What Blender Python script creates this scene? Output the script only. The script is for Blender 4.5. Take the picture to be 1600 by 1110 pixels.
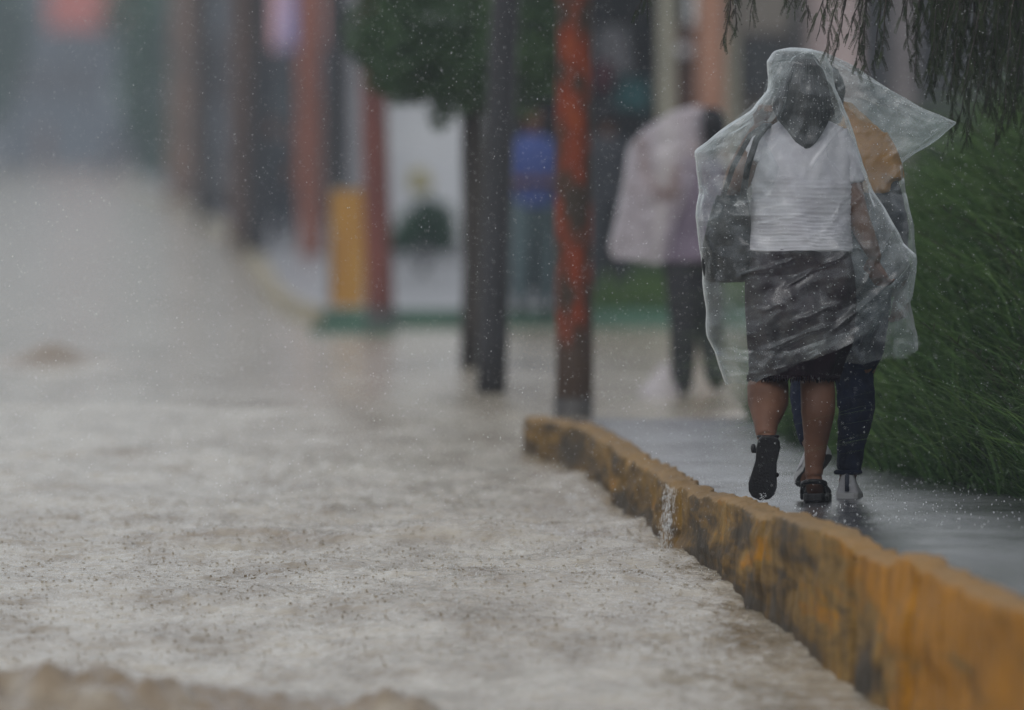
import bpy, bmesh, math, random
import numpy as np
from mathutils import Vector, Matrix
R = math.radians
random.seed(7); rng = np.random.default_rng(11)
for o in list(bpy.data.objects): bpy.data.objects.remove(o)
scn = bpy.context.scene
C = scn.collection

# ------------------------------------------------------------------ camera, sky, sun, exposure
CAMZ, F, FOC = 1.24, 17778.0, 41.55
PITCH = math.atan(300.0 / F)
cd = bpy.data.cameras.new('camera'); cam = bpy.data.objects.new('camera', cd); C.objects.link(cam)
cam.location = (0, 0, CAMZ); cam.rotation_euler = (R(90) - PITCH, 0, 0)
cd.lens = 400; cd.sensor_width = 36; cd.clip_start = 0.5; cd.clip_end = 6000
cd.dof.use_dof = True; cd.dof.focus_distance = FOC; cd.dof.aperture_fstop = 2.7
scn.camera = cam
SUN_EL, SUN_ROT = R(58), R(200)
w = bpy.data.worlds.new('World'); scn.world = w; w.use_nodes = True
wn = w.node_tree; wn.nodes.clear()
sky = wn.nodes.new('ShaderNodeTexSky'); sky.sky_type = 'NISHITA'; sky.sun_disc = False
sky.sun_elevation = SUN_EL; sky.sun_rotation = SUN_ROT; sky.air_density = 1.0; sky.dust_density = 1.5; sky.ozone_density = 1.0
hs = wn.nodes.new('ShaderNodeHueSaturation'); hs.inputs['Saturation'].default_value = 0.22
bgn = wn.nodes.new('ShaderNodeBackground'); bgn.inputs['Strength'].default_value = 0.142
wo = wn.nodes.new('ShaderNodeOutputWorld')
wn.links.new(sky.outputs[0], hs.inputs['Color']); wn.links.new(hs.outputs[0], bgn.inputs[0]); wn.links.new(bgn.outputs[0], wo.inputs[0])
sl = bpy.data.lights.new('sun', 'SUN'); sl.energy = 0.7; sl.angle = R(40); sl.color = (1, .97, .93)
so = bpy.data.objects.new('sun', sl); C.objects.link(so)
so.rotation_euler = (R(90) - SUN_EL, 0, math.pi - SUN_ROT)
so.location = (0, 0, 50)
scn.view_settings.view_transform = 'Standard'; scn.view_settings.look = 'None'
scn.view_settings.exposure = 0.12; scn.view_settings.gamma = 1
scn.cycles.use_denoising = True
scn.cycles.max_bounces = 10; scn.cycles.transparent_max_bounces = 24; scn.cycles.volume_bounces = 0
scn.cycles.diffuse_bounces = 3; scn.cycles.glossy_bounces = 3; scn.cycles.transmission_bounces = 6

# ------------------------------------------------------------------ measuring helpers
_ys = [15, 26, 30, 35.7, 38, 40.5, 43, 44.3, 49, 54, 62, 80, 120, 500, 760, 3000]
_ws = [-.62, -.54, -.50, -.41, -.33, -.25, -.225, -.20, -.20, -.15, -.07, -.05, 0, 1.05, 1.3, 1.5]
def W(y): return np.interp(y, _ys, _ws)
def P(px, py, d):
    """world point seen at photo pixel (px,py) at depth d along +Y"""
    u = (px - 800) / F; v = (555 - py) / F
    c, s = math.cos(PITCH), math.sin(PITCH)
    dy = c + v * s; dz = -s + v * c
    return Vector((u / dy * d, d, CAMZ + dz / dy * d))
def ground_depth(py, h=0.0):
    lo, hi = 20.0, 900.0
    for _ in range(50):
        m = (lo + hi) / 2
        if P(800, py, m).z > W(m) + h: lo = m
        else: hi = m
    return (lo + hi) / 2
def G(px, py, h=0.0): return P(px, py, ground_depth(py, h))

# ------------------------------------------------------------------ numpy noise
def vnoise(x, y, seed=0):
    xi = np.floor(x).astype(np.int64); yi = np.floor(y).astype(np.int64)
    fx = x - xi; fy = y - yi
    fx = fx * fx * (3 - 2 * fx); fy = fy * fy * (3 - 2 * fy)
    def h(a, b):
        n = (a * 374761393 + b * 668265263 + seed * 974711) & 0x7fffffff
        n = ((n ^ (n >> 13)) * 1274126177) & 0x7fffffff
        return ((n ^ (n >> 16)) & 0xffff) / 32767.5 - 1
    return (h(xi, yi) * (1 - fx) + h(xi + 1, yi) * fx) * (1 - fy) + (h(xi, yi + 1) * (1 - fx) + h(xi + 1, yi + 1) * fx) * fy
def fbm(x, y, o=4, seed=0, gain=.5):
    t = 0; a = 1
    for k in range(o):
        t = t + a * vnoise(x * 2 ** k + 17.3 * k, y * 2 ** k + 5.1 * k, seed + k); a *= gain
    return t

# ------------------------------------------------------------------ materials
MATS = {}
def new_mat(name):
    m = bpy.data.materials.new(name); m.use_nodes = True
    nt = m.node_tree; nt.nodes.clear()
    out = nt.nodes.new('ShaderNodeOutputMaterial')
    return m, nt, out
def N(nt, kind, **kw):
    n = nt.nodes.new(kind)
    for k, v in kw.items():
        if k in n.inputs: n.inputs[k].default_value = v
        else: setattr(n, k, v)
    return n
def mat(name, col, col2=None, rough=.6, scale=8, bump=0.2, bscale=None, spec=.5, stretch=(1, 1, 1), detail=6, contrast=(.35, .65), bdist=.01, coat=0, sss=0):
    """principled with two-tone noise and noise bump in object space"""
    if name in MATS: return MATS[name]
    m, nt, out = new_mat(name)
    b = N(nt, 'ShaderNodeBsdfPrincipled', Roughness=rough)
    b.inputs['Specular IOR Level'].default_value = spec
    b.inputs['Coat Weight'].default_value = coat
    tc = N(nt, 'ShaderNodeTexCoord'); mp = N(nt, 'ShaderNodeMapping'); mp.inputs['Scale'].default_value = stretch
    nt.links.new(tc.outputs['Object'], mp.inputs[0])
    no = N(nt, 'ShaderNodeTexNoise', Scale=scale, Detail=detail); nt.links.new(mp.outputs[0], no.inputs[0])
    cr = N(nt, 'ShaderNodeValToRGB'); cr.color_ramp.elements[0].position = contrast[0]; cr.color_ramp.elements[1].position = contrast[1]
    col = tuple(c * .76 for c in col); c2 = tuple(c * .76 for c in col2) if col2 else tuple(c * .75 for c in col)
    cr.color_ramp.elements[0].color = (*c2, 1); cr.color_ramp.elements[1].color = (*col, 1)
    nt.links.new(no.outputs[0], cr.inputs[0]); nt.links.new(cr.outputs[0], b.inputs['Base Color'])
    if bump:
        n2 = N(nt, 'ShaderNodeTexNoise', Scale=bscale or scale * 4, Detail=6); nt.links.new(mp.outputs[0], n2.inputs[0])
        bp = N(nt, 'ShaderNodeBump', Strength=bump, Distance=bdist); nt.links.new(n2.outputs[0], bp.inputs['Height'])
        nt.links.new(bp.outputs[0], b.inputs['Normal'])
    nt.links.new(b.outputs[0], out.inputs[0])
    MATS[name] = m; return m

def water_material():
    m, nt, out = new_mat('muddy_water')
    b = N(nt, 'ShaderNodeBsdfPrincipled', Roughness=.13, IOR=1.33)
    tc = N(nt, 'ShaderNodeTexCoord')
    mp = N(nt, 'ShaderNodeMapping'); mp.inputs['Scale'].default_value = (1, .22, 3); nt.links.new(tc.outputs['Object'], mp.inputs[0])
    no = N(nt, 'ShaderNodeTexNoise', Scale=3.2, Detail=10, Roughness=.65); nt.links.new(mp.outputs[0], no.inputs[0])
    cr = N(nt, 'ShaderNodeValToRGB'); cr.color_ramp.elements[0].position = .33; cr.color_ramp.elements[1].position = .6
    cr.color_ramp.elements[0].color = (.19, .145, .085, 1); cr.color_ramp.elements[1].color = (.44, .40, .325, 1)
    nt.links.new(no.outputs[0], cr.inputs[0])
    at = N(nt, 'ShaderNodeAttribute', attribute_name='tone'); mxs = N(nt, 'ShaderNodeMix', data_type='RGBA')   # muddy wave faces reflecting less sky, painted in as brown
    nt.links.new(at.outputs['Fac'], mxs.inputs['Factor']); nt.links.new(cr.outputs[0], mxs.inputs['A']); mxs.inputs['B'].default_value = (.22, .165, .105, 1)
    nt.links.new(mxs.outputs['Result'], b.inputs['Base Color'])
    n2 = N(nt, 'ShaderNodeTexNoise', Scale=34, Detail=6); nt.links.new(tc.outputs['Object'], n2.inputs[0])
    bp = N(nt, 'ShaderNodeBump', Strength=.8, Distance=.012); nt.links.new(n2.outputs[0], bp.inputs['Height']); nt.links.new(bp.outputs[0], b.inputs['Normal'])
    nt.links.new(b.outputs[0], out.inputs[0]); return m
M_WATER = water_material()
M_DROP = None
def drop_material():
    m, nt, out = new_mat('rain_water')
    b = N(nt, 'ShaderNodeBsdfPrincipled', Roughness=.15, IOR=1.33); b.inputs['Base Color'].default_value = (.85, .88, .9, 1)  # white base stands in for sky light refracted through the drops
    t = N(nt, 'ShaderNodeBsdfTransparent'); mx = N(nt, 'ShaderNodeMixShader', Fac=.72)
    nt.links.new(t.outputs[0], mx.inputs[1]); nt.links.new(b.outputs[0], mx.inputs[2]); nt.links.new(mx.outputs[0], out.inputs[0]); return m
M_DROP = drop_material()
def plastic_material(name, milk=.2, tint=(.80, .87, .88)):
    """thin clear plastic sheeting: mostly see-through, milky where it is creased or seen at a slant, wet gloss"""
    m, nt, out = new_mat(name)
    tr = N(nt, 'ShaderNodeBsdfTransparent'); tr.inputs[0].default_value = (.93, .95, .95, 1)
    df = N(nt, 'ShaderNodeBsdfDiffuse'); df.inputs[0].default_value = (*tint, 1)
    tl = N(nt, 'ShaderNodeBsdfTranslucent'); tl.inputs[0].default_value = (*tint, 1)
    ml = N(nt, 'ShaderNodeMixShader', Fac=.42); nt.links.new(df.outputs[0], ml.inputs[1]); nt.links.new(tl.outputs[0], ml.inputs[2])
    gl = N(nt, 'ShaderNodeBsdfGlossy', Roughness=.24); gl.inputs[0].default_value = (.95, .97, 1, 1)
    tc = N(nt, 'ShaderNodeTexCoord')
    mp = N(nt, 'ShaderNodeMapping'); mp.inputs['Rotation'].default_value = (0, R(38), 0); mp.inputs['Scale'].default_value = (1, 1, 3.2)
    nt.links.new(tc.outputs['Object'], mp.inputs[0])
    n1 = N(nt, 'ShaderNodeTexNoise', Scale=5, Detail=9, Roughness=.62); n1.noise_type = 'RIDGED_MULTIFRACTAL'; nt.links.new(mp.outputs[0], n1.inputs[0])
    n2 = N(nt, 'ShaderNodeTexNoise', Scale=28, Detail=8); nt.links.new(tc.outputs['Object'], n2.inputs[0])
    bp = N(nt, 'ShaderNodeBump', Strength=.09, Distance=.01); nt.links.new(n1.outputs[0], bp.inputs['Height'])
    bp2 = N(nt, 'ShaderNodeBump', Strength=.10, Distance=.003); nt.links.new(n2.outputs[0], bp2.inputs['Height']); nt.links.new(bp.outputs[0], bp2.inputs['Normal'])
    for s in (df, tl, gl): nt.links.new(bp2.outputs[0], s.inputs['Normal'])
    lw = N(nt, 'ShaderNodeLayerWeight', Blend=.5); nt.links.new(bp.outputs[0], lw.inputs['Normal'])
    mr = N(nt, 'ShaderNodeMapRange'); mr.inputs['From Min'].default_value = .15; mr.inputs['From Max'].default_value = .95
    mr.inputs['To Min'].default_value = milk; mr.inputs['To Max'].default_value = .7
    pw = N(nt, 'ShaderNodeMath', operation='POWER'); pw.inputs[1].default_value = 2.2
    nt.links.new(lw.outputs['Facing'], pw.inputs[0]); nt.links.new(pw.outputs[0], mr.inputs[0])
    cl = N(nt, 'ShaderNodeMapRange'); cl.inputs['From Min'].default_value = .35; cl.inputs['From Max'].default_value = .75; cl.inputs['To Min'].default_value = -.025; cl.inputs['To Max'].default_value = .055
    nt.links.new(n2.outputs[0], cl.inputs[0])
    ad = N(nt, 'ShaderNodeMath', operation='ADD', use_clamp=True); nt.links.new(mr.outputs[0], ad.inputs[0])
    n4 = N(nt, 'ShaderNodeTexNoise', Scale=2.2, Detail=3, Roughness=.45, Distortion=.5); nt.links.new(mp.outputs[0], n4.inputs[0])   # clouded patches where the film is doubled or scuffed
    c4 = N(nt, 'ShaderNodeMapRange'); c4.inputs['From Min'].default_value = .42; c4.inputs['From Max'].default_value = .75; c4.inputs['To Max'].default_value = .11; nt.links.new(n4.outputs[0], c4.inputs[0])
    a4 = N(nt, 'ShaderNodeMath', operation='ADD'); nt.links.new(cl.outputs[0], a4.inputs[0]); nt.links.new(c4.outputs[0], a4.inputs[1]); nt.links.new(a4.outputs[0], ad.inputs[1])
    m1 = N(nt, 'ShaderNodeMixShader'); nt.links.new(ad.outputs[0], m1.inputs[0]); nt.links.new(tr.outputs[0], m1.inputs[1]); nt.links.new(ml.outputs[0], m1.inputs[2])
    fr = N(nt, 'ShaderNodeFresnel', IOR=1.45); gb = N(nt, 'ShaderNodeNewGeometry'); ir = N(nt, 'ShaderNodeMapRange'); ir.inputs['To Min'].default_value = 1.45; ir.inputs['To Max'].default_value = .69
    nt.links.new(gb.outputs['Backfacing'], ir.inputs[0]); nt.links.new(ir.outputs[0], fr.inputs['IOR'])
    nt.links.new(bp2.outputs[0], fr.inputs['Normal'])
    fm = N(nt, 'ShaderNodeMath', operation='MULTIPLY'); fm.inputs[1].default_value = .8; nt.links.new(fr.outputs[0], fm.inputs[0])
    m2 = N(nt, 'ShaderNodeMixShader'); nt.links.new(fm.outputs[0], m2.inputs[0]); nt.links.new(m1.outputs[0], m2.inputs[1]); nt.links.new(gl.outputs[0], m2.inputs[2])
    nt.links.new(m2.outputs[0], out.inputs[0]); return m
M_PLA = plastic_material('clear_plastic', .045)
M_PLB = plastic_material('clear_plastic_far', .12)

def kerb_material():
    m, nt, out = new_mat('worn_yellow_kerb_paint')
    b = N(nt, 'ShaderNodeBsdfPrincipled', Roughness=.6); b.inputs['Specular IOR Level'].default_value = .16
    tc = N(nt, 'ShaderNodeTexCoord')
    mp = N(nt, 'ShaderNodeMapping'); mp.inputs['Scale'].default_value = (6, 3.0, 1.6); nt.links.new(tc.outputs['Object'], mp.inputs[0])
    st = N(nt, 'ShaderNodeTexNoise', Scale=2.3, Detail=10, Roughness=.75, Distortion=.6); nt.links.new(mp.outputs[0], st.inputs[0])
    # big worn patches between olive-brown grime and surviving yellow-orange paint, fine runs of dirt over both
    n3 = N(nt, 'ShaderNodeTexNoise', Scale=4.2, Detail=7, Roughness=.62, Distortion=.4); mp3 = N(nt, 'ShaderNodeMapping'); mp3.inputs['Scale'].default_value = (1, .16, 1.5); nt.links.new(tc.outputs['Object'], mp3.inputs[0]); nt.links.new(mp3.outputs[0], n3.inputs[0])
    sx = N(nt, 'ShaderNodeSeparateXYZ'); nt.links.new(tc.outputs['Object'], sx.inputs[0])
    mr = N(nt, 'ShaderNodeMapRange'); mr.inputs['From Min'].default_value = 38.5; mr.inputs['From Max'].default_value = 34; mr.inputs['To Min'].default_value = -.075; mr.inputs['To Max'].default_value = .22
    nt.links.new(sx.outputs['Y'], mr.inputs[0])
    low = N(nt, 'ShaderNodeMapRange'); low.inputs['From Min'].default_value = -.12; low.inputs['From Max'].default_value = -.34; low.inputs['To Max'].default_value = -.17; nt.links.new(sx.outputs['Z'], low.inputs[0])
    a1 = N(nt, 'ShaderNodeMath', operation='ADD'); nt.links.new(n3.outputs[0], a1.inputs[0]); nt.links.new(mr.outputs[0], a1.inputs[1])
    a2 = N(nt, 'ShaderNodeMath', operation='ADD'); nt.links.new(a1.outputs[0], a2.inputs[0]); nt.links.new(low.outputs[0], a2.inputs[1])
    cr = N(nt, 'ShaderNodeValToRGB'); e = cr.color_ramp.elements
    e[0].position = .30; e[0].color = (.045, .031, .015, 1); e[1].position = .66; e[1].color = (.40, .17, .006, 1)
    for ps, cl_ in ((.37, (.075, .045, .014, 1)), (.43, (.15, .082, .014, 1)), (.51, (.23, .135, .030, 1)), (.57, (.30, .135, .008, 1))): k = e.new(ps); k.color = cl_
    nt.links.new(a2.outputs[0], cr.inputs[0])
    run = N(nt, 'ShaderNodeMapRange'); run.inputs['From Min'].default_value = .36; run.inputs['From Max'].default_value = .62; run.inputs['To Min'].default_value = .6; run.inputs['To Max'].default_value = 1.25; nt.links.new(st.outputs[0], run.inputs[0])
    mx = N(nt, 'ShaderNodeMix', data_type='RGBA', blend_type='MULTIPLY'); mx.inputs['Factor'].default_value = 1; nt.links.new(cr.outputs[0], mx.inputs['A']); nt.links.new(run.outputs[0], mx.inputs['B'])
    # pale worn top lip
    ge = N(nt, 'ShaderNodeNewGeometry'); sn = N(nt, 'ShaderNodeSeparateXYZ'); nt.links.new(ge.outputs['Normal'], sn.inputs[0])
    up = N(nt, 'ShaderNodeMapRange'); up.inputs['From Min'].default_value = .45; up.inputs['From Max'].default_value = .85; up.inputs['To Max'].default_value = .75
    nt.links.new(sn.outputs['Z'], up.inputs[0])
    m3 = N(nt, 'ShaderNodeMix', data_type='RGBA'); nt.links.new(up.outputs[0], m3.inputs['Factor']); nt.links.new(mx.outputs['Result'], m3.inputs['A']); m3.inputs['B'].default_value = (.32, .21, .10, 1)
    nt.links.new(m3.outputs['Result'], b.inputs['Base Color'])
    bp = N(nt, 'ShaderNodeBump', Strength=1.0, Distance=.02); nt.links.new(st.outputs[0], bp.inputs['Height']); nt.links.new(bp.outputs[0], b.inputs['Normal'])
    nt.links.new(b.outputs[0], out.inputs[0]); return m
M_KERB = kerb_material()

def leafy(name, cols, rough=.45):
    """foliage material whose tone comes from a per-leaf attribute"""
    m, nt, out = new_mat(name)
    b = N(nt, 'ShaderNodeBsdfPrincipled', Roughness=rough)
    b.inputs['Specular IOR Level'].default_value = .2
    at = N(nt, 'ShaderNodeAttribute', attribute_name='tone')
    cr = N(nt, 'ShaderNodeValToRGB'); e = cr.color_ramp.elements
    e[0].color = (*cols[0], 1); e[1].color = (*cols[-1], 1)
    for i, c in enumerate(cols[1:-1]): k = e.new((i + 1) / (len(cols) - 1)); k.color = (*c, 1)
    nt.links.new(at.outputs['Fac'], cr.inputs[0]); nt.links.new(cr.outputs[0], b.inputs['Base Color'])
    t = N(nt, 'ShaderNodeBsdfTranslucent'); nt.links.new(cr.outputs[0], t.inputs[0])
    mx = N(nt, 'ShaderNodeMixShader', Fac=.25); nt.links.new(b.outputs[0], mx.inputs[1]); nt.links.new(t.outputs[0], mx.inputs[2])
    nt.links.new(mx.outputs[0], out.inputs[0]); return m

# ------------------------------------------------------------------ object helpers
def tag(o, label=None, cat=None, group=None, kind=None):
    if label: o['label'] = label
    if cat: o['category'] = cat
    if group: o['group'] = group
    if kind: o['kind'] = kind
    return o
def empty(name, loc, label, cat, group=None):
    o = bpy.data.objects.new(name, None); C.objects.link(o); o.location = loc; o.empty_display_size = .2
    return tag(o, label, cat, group)
def link_mesh(name, me, m, parent=None, smooth=True):
    if m: me.materials.append(m)
    if smooth: me.shade_smooth()
    o = bpy.data.objects.new(name, me); C.objects.link(o)
    if parent:
        o.parent = parent; o.matrix_parent_inverse = Matrix.Translation(-world_loc(parent))
    return o
def world_loc(o):
    # roots sit unrotated; parts are built in world coordinates with identity matrices
    v = Vector(o.location) if o.type == 'EMPTY' else Vector((0, 0, 0))
    return v
def np_mesh(name, V, Fc, m, parent=None, smooth=True, tone=None):
    """V (n,3), Fc (k,3|4) -> object"""
    V = np.asarray(V, dtype=np.float32); Fc = np.asarray(Fc, dtype=np.int32)
    me = bpy.data.meshes.new(name); k, s = Fc.shape
    me.vertices.add(len(V)); me.vertices.foreach_set('co', V.ravel())
    me.loops.add(k * s); me.loops.foreach_set('vertex_index', Fc.ravel())
    me.polygons.add(k); me.polygons.foreach_set('loop_start', np.arange(0, k * s, s, dtype=np.int32))
    me.update(calc_edges=True)
    if tone is not None:
        a = me.attributes.new('tone', 'FLOAT', 'POINT'); a.data.foreach_set('value', np.asarray(tone, dtype=np.float32))
    return link_mesh(name, me, m, parent, smooth)
def grid_faces(nr, nc, wrap=False):
    r = np.arange(nr - 1)[:, None]; c = np.arange(nc if wrap else nc - 1)[None, :]
    a = r * nc + c; b = r * nc + (c + 1) % nc
    return np.stack([a, b, b + nc, a + nc], -1).reshape(-1, 4)

class MB:
    def __init__(s): s.v = []; s.f = []
    def add(s, vs, fs):
        n = len(s.v); s.v += [tuple(v) for v in vs]; s.f += [tuple(i + n for i in f) for f in fs]
    def box(s, x0, x1, y0, y1, z0, z1):
        s.add([(x, y, z) for z in (z0, z1) for y in (y0, y1) for x in (x0, x1)],
              [(0, 2, 3, 1), (4, 5, 7, 6), (0, 1, 5, 4), (2, 6, 7, 3), (0, 4, 6, 2), (1, 3, 7, 5)])
    def rings(s, rings, cap=True, closed=True):
        n = len(rings[0]); base = len(s.v)
        for r in rings: s.v += [tuple(p) for p in r]
        for i in range(len(rings) - 1):
            for j in range(n if closed else n - 1):
                a = base + i * n + j; b = base + i * n + (j + 1) % n
                s.f.append((a, b, b + n, a + n))
        if cap and closed:
            s.f.append(tuple(base + j for j in reversed(range(n)))); e = base + (len(rings) - 1) * n
            s.f.append(tuple(e + j for j in range(n)))
    def tube(s, pts, rad, n=10, cap=True, wob=0, flat=1.0):
        pts = [Vector(p) for p in pts]
        if not hasattr(rad, '__len__'): rad = [rad] * len(pts)
        rings = []; up = None
        for i, p in enumerate(pts):
            t = (pts[min(i + 1, len(pts) - 1)] - pts[max(i - 1, 0)]).normalized()
            if up is None: up = Vector((0, 1, 0)) if abs(t.y) < .8 else Vector((1, 0, 0))
            a = t.cross(up).normalized(); b = a.cross(t).normalized(); up = b
            rings.append([p + (a * math.cos(k * 2 * math.pi / n) + b * math.sin(k * 2 * math.pi / n) * flat) * rad[i] * (1 + wob * (random.random() - .5)) for k in range(n)])
        s.rings(rings, cap)
    def capsule(s, p, q, r1, r2, n=12, flat=1.0):
        p = Vector(p); q = Vector(q); t = (q - p).normalized(); L = (q - p).length
        pts = [p - t * r1 * .95, p - t * r1 * .7, p - t * r1 * .35, p, q, q + t * r2 * .35, q + t * r2 * .7, q + t * r2 * .95]
        s.tube(pts, [r1 * .3, r1 * .72, r1 * .94, r1, r2, r2 * .94, r2 * .72, r2 * .3], n, flat=flat)
    def ell(s, c, rx, ry, rz, n=14, rot=None):
        c = Vector(c); rings = []
        for i in range(1, n // 2 + 2):
            th = math.pi * i / (n // 2 + 2)
            rr = []
            for k in range(n):
                ph = 2 * math.pi * k / n
                v = Vector((rx * math.sin(th) * math.cos(ph), ry * math.sin(th) * math.sin(ph), -rz * math.cos(th)))
                if rot: v = rot @ v
                rr.append(c + v)
            rings.append(rr)
        s.rings(rings)
    def torso(s, secs, n=20):
        """secs: (center, rx, ry) horizontal sections"""
        s.rings([[Vector(c) + Vector((rx * math.cos(2 * math.pi * k / n), ry * math.sin(2 * math.pi * k / n), 0)) for k in range(n)] for c, rx, ry in secs])
    def build(s, name, m, parent=None, smooth=True, remesh=0, sm=6, fold=0, fold_size=.08, fold2=0):
        me = bpy.data.meshes.new(name); me.from_pydata([tuple(v) for v in s.v], [], s.f); me.update()
        bm = bmesh.new(); bm.from_mesh(me); bmesh.ops.recalc_face_normals(bm, faces=bm.faces); bm.to_mesh(me); bm.free()
        o = link_mesh(name, me, m, parent, smooth)
        if remesh:
            md = o.modifiers.new('fuse', 'REMESH'); md.mode = 'VOXEL'; md.voxel_size = remesh; md.use_smooth_shade = True
            if sm:
                ms = o.modifiers.new('soften', 'SMOOTH'); ms.factor = .5; ms.iterations = sm
        for amp, size in ((fold, fold_size), (fold2, fold_size * .35)):
            if amp:
                tx = bpy.data.textures.new('folds', 'CLOUDS'); tx.noise_scale = size; tx.noise_depth = 3
                dm = o.modifiers.new('folds', 'DISPLACE'); dm.texture = tx; dm.strength = amp; dm.texture_coords = 'LOCAL'; dm.mid_level = .5
        return o

# ------------------------------------------------------------------ terrain
def strip_mesh(name, Y, XL, XR, nx, zf, m, kind='structure'):
    T = np.linspace(0, 1, nx)
    X = XL[:, None] * (1 - T) + XR[:, None] * T; YY = np.repeat(Y[:, None], nx, 1); Z = zf(X, YY)
    return tag(np_mesh(name, np.stack([X, YY, Z], -1).reshape(-1, 3), grid_faces(len(Y), nx), m), kind=kind)
M_GROUND = mat('wet_soil', (.10, .085, .06), (.05, .045, .035), rough=.6, scale=1.2, bump=.5)
Yg = np.array([-200, 0, 10, 20, 30, 36, 40, 44, 50, 54, 62, 80, 120, 200, 300, 400, 500, 760, 1500, 3000.])
strip_mesh('ground', Yg, np.full(len(Yg), -1500.), np.full(len(Yg), 1500.), 9, lambda X, Y: W(Y) - .35 + X * 0, M_GROUND)

# flood water over the roadway, streaming towards the camera
KD = [15, 24, 30.2, 32.5, 35.3, 38.9, 41.6, 43.5, 45.9, 49.5, 52.9, 54.0, 54.5]
KX = [2.55, 1.80, 1.36, 1.26, 1.13, .875, .73, .61, .52, .42, .28, .12, .06]
def kerb_x(d): return np.interp(d, KD, KX)
def water_z(X, Y):
    z = W(Y)
    near = np.clip((75 - Y) / 25, .15, 1)
    z = z + .030 * fbm(X / 1.1, Y / 1.5, 2, 1) * near
    z = z + .015 * fbm(X / .42 + .3 * Y, Y / .42, 3, 5, .42) * near
    z = z + .0062 * fbm(X / .075, Y / .14, 3, 9, .66) * np.clip((64 - Y) / 10, 0, 1)
    # standing wave crest in the middle distance, ragged along its length
    cy = 44.3 + .35 * fbm(X / .8, X * 0, 2, 31)
    z = z + (.030 + .028 * vnoise(X / .35, X * 0 + 3, 4)) * np.exp(-((Y - cy) / .35) ** 2) * (X < .45)
    # tall brown standing wave close to the camera
    a = np.interp(X, [-2.6, -1.9, -1.50, -1.35, -1.2, -1.0, -.85, -.7, -.5, -.38, -.25, -.1, .2], [.10, .16, .17, .215, .18, .155, .115, .105, .12, .155, .10, .03, 0])
    a = a + .02 * fbm(X / .12, X * 0 + 1, 3, 77) * (a > .02)
    cy = 33.4 + .3 * vnoise(X / .6, X * 0, 3)
    z = z + a * np.exp(-((Y - cy) / .42) ** 2) * (1 + .20 * fbm(X / .15, Y / .2, 4, 21, .55))
    # rolling brown lump upstream at the left
    z = z + .11 * np.exp(-((Y - 73) / .45) ** 2) * (np.exp(-((X + 2.95) / .22) ** 2) + .35 * np.exp(-((X + 3.0) / .75) ** 2))
    return z
def wave_face_brown(X, Y):  # brown laid on the wave faces, in place of their weaker sky reflection
    a = np.exp(-((Y - 33.3) / .75) ** 2) * np.clip((.15 - X) / .3, 0, 1) + .55 * np.exp(-((Y - 44.15) / .22) ** 2) * np.clip(vnoise(X / .3, X * 0, 8) + .2, 0, 1) * (X < .4) + 1.6 * np.exp(-((Y - 72.8) / .8) ** 2) * np.exp(-((X + 2.98) / .6) ** 2)
    return np.clip(.85 * a * (1 + .7 * fbm(X / .12, Y / .25, 4, 19)), 0, 1)
def seq(*parts): return np.unique(np.concatenate([np.arange(a, b, s) for a, b, s in parts]))
Yw = seq((12, 31, 1.0), (31, 37.5, .04), (37.5, 48, .022), (48, 62, .05), (62, 71, .12), (71, 75, .05), (75, 80, .12), (80, 130, .6), (130, 500, 6), (500, 761, 20))
Xw = seq((-60, -12, 4), (-12, -4, .5), (-4, -2.4, .08), (-2.4, 1.6, .0135), (1.6, 3, .1), (3, 12, 1))
XX, YY = np.meshgrid(Xw, Yw)
ZZ = water_z(XX, YY)
flood = tag(np_mesh('flood_water', np.stack([XX, YY, ZZ], -1).reshape(-1, 3), grid_faces(len(Yw), len(Xw)), M_WATER, tone=wave_face_brown(XX, YY).ravel()), kind='structure')

# wet pavement the two women walk on
def pavement_material():
    m, nt, out = new_mat('wet_pavement')
    b = N(nt, 'ShaderNodeBsdfPrincipled', IOR=1.4)
    tc = N(nt, 'ShaderNodeTexCoord')
    mp = N(nt, 'ShaderNodeMapping'); mp.inputs['Scale'].default_value = (1, .45, 1); nt.links.new(tc.outputs['Object'], mp.inputs[0])
    n1 = N(nt, 'ShaderNodeTexNoise', Scale=2.2, Detail=7); nt.links.new(mp.outputs[0], n1.inputs[0])
    cr = N(nt, 'ShaderNodeValToRGB'); cr.color_ramp.elements[0].position = .35; cr.color_ramp.elements[1].position = .68
    cr.color_ramp.elements[0].color = (.035, .036, .039, 1); cr.color_ramp.elements[1].color = (.085, .088, .094, 1)
    nt.links.new(n1.outputs[0], cr.inputs[0]); nt.links.new(cr.outputs[0], b.inputs['Base Color'])
    mr = N(nt, 'ShaderNodeMapRange'); mr.inputs['To Min'].default_value = .06; mr.inputs['To Max'].default_value = .34; nt.links.new(n1.outputs[0], mr.inputs[0]); nt.links.new(mr.outputs[0], b.inputs['Roughness'])
    n2 = N(nt, 'ShaderNodeTexNoise', Scale=26, Detail=6); nt.links.new(tc.outputs['Object'], n2.inputs[0])
    bp = N(nt, 'ShaderNodeBump', Strength=.6, Distance=.006); nt.links.new(n2.outputs[0], bp.inputs['Height']); nt.links.new(bp.outputs[0], b.inputs['Normal'])
    nt.links.new(b.outputs[0], out.inputs[0]); return m
M_PAVE = pavement_material()
Yp = np.concatenate([np.arange(14, 36, .5), np.arange(36, 56.01, .08)])
def pave_left(Y): return np.where(Y < 54.4, kerb_x(Y) + .085, .2 + (Y - 54.4) * .25)
def pave_z(X, Y): return .006 * fbm(X / .5, Y / .7, 3, 41) + .0025 * fbm(X / .06, Y / .08, 2, 43) - .22 * np.clip((Y - 55.2) / .8, 0, 1)
strip_mesh('pavement', Yp, pave_left(Yp), np.full(len(Yp), 6.), 130, pave_z, M_PAVE)

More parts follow.
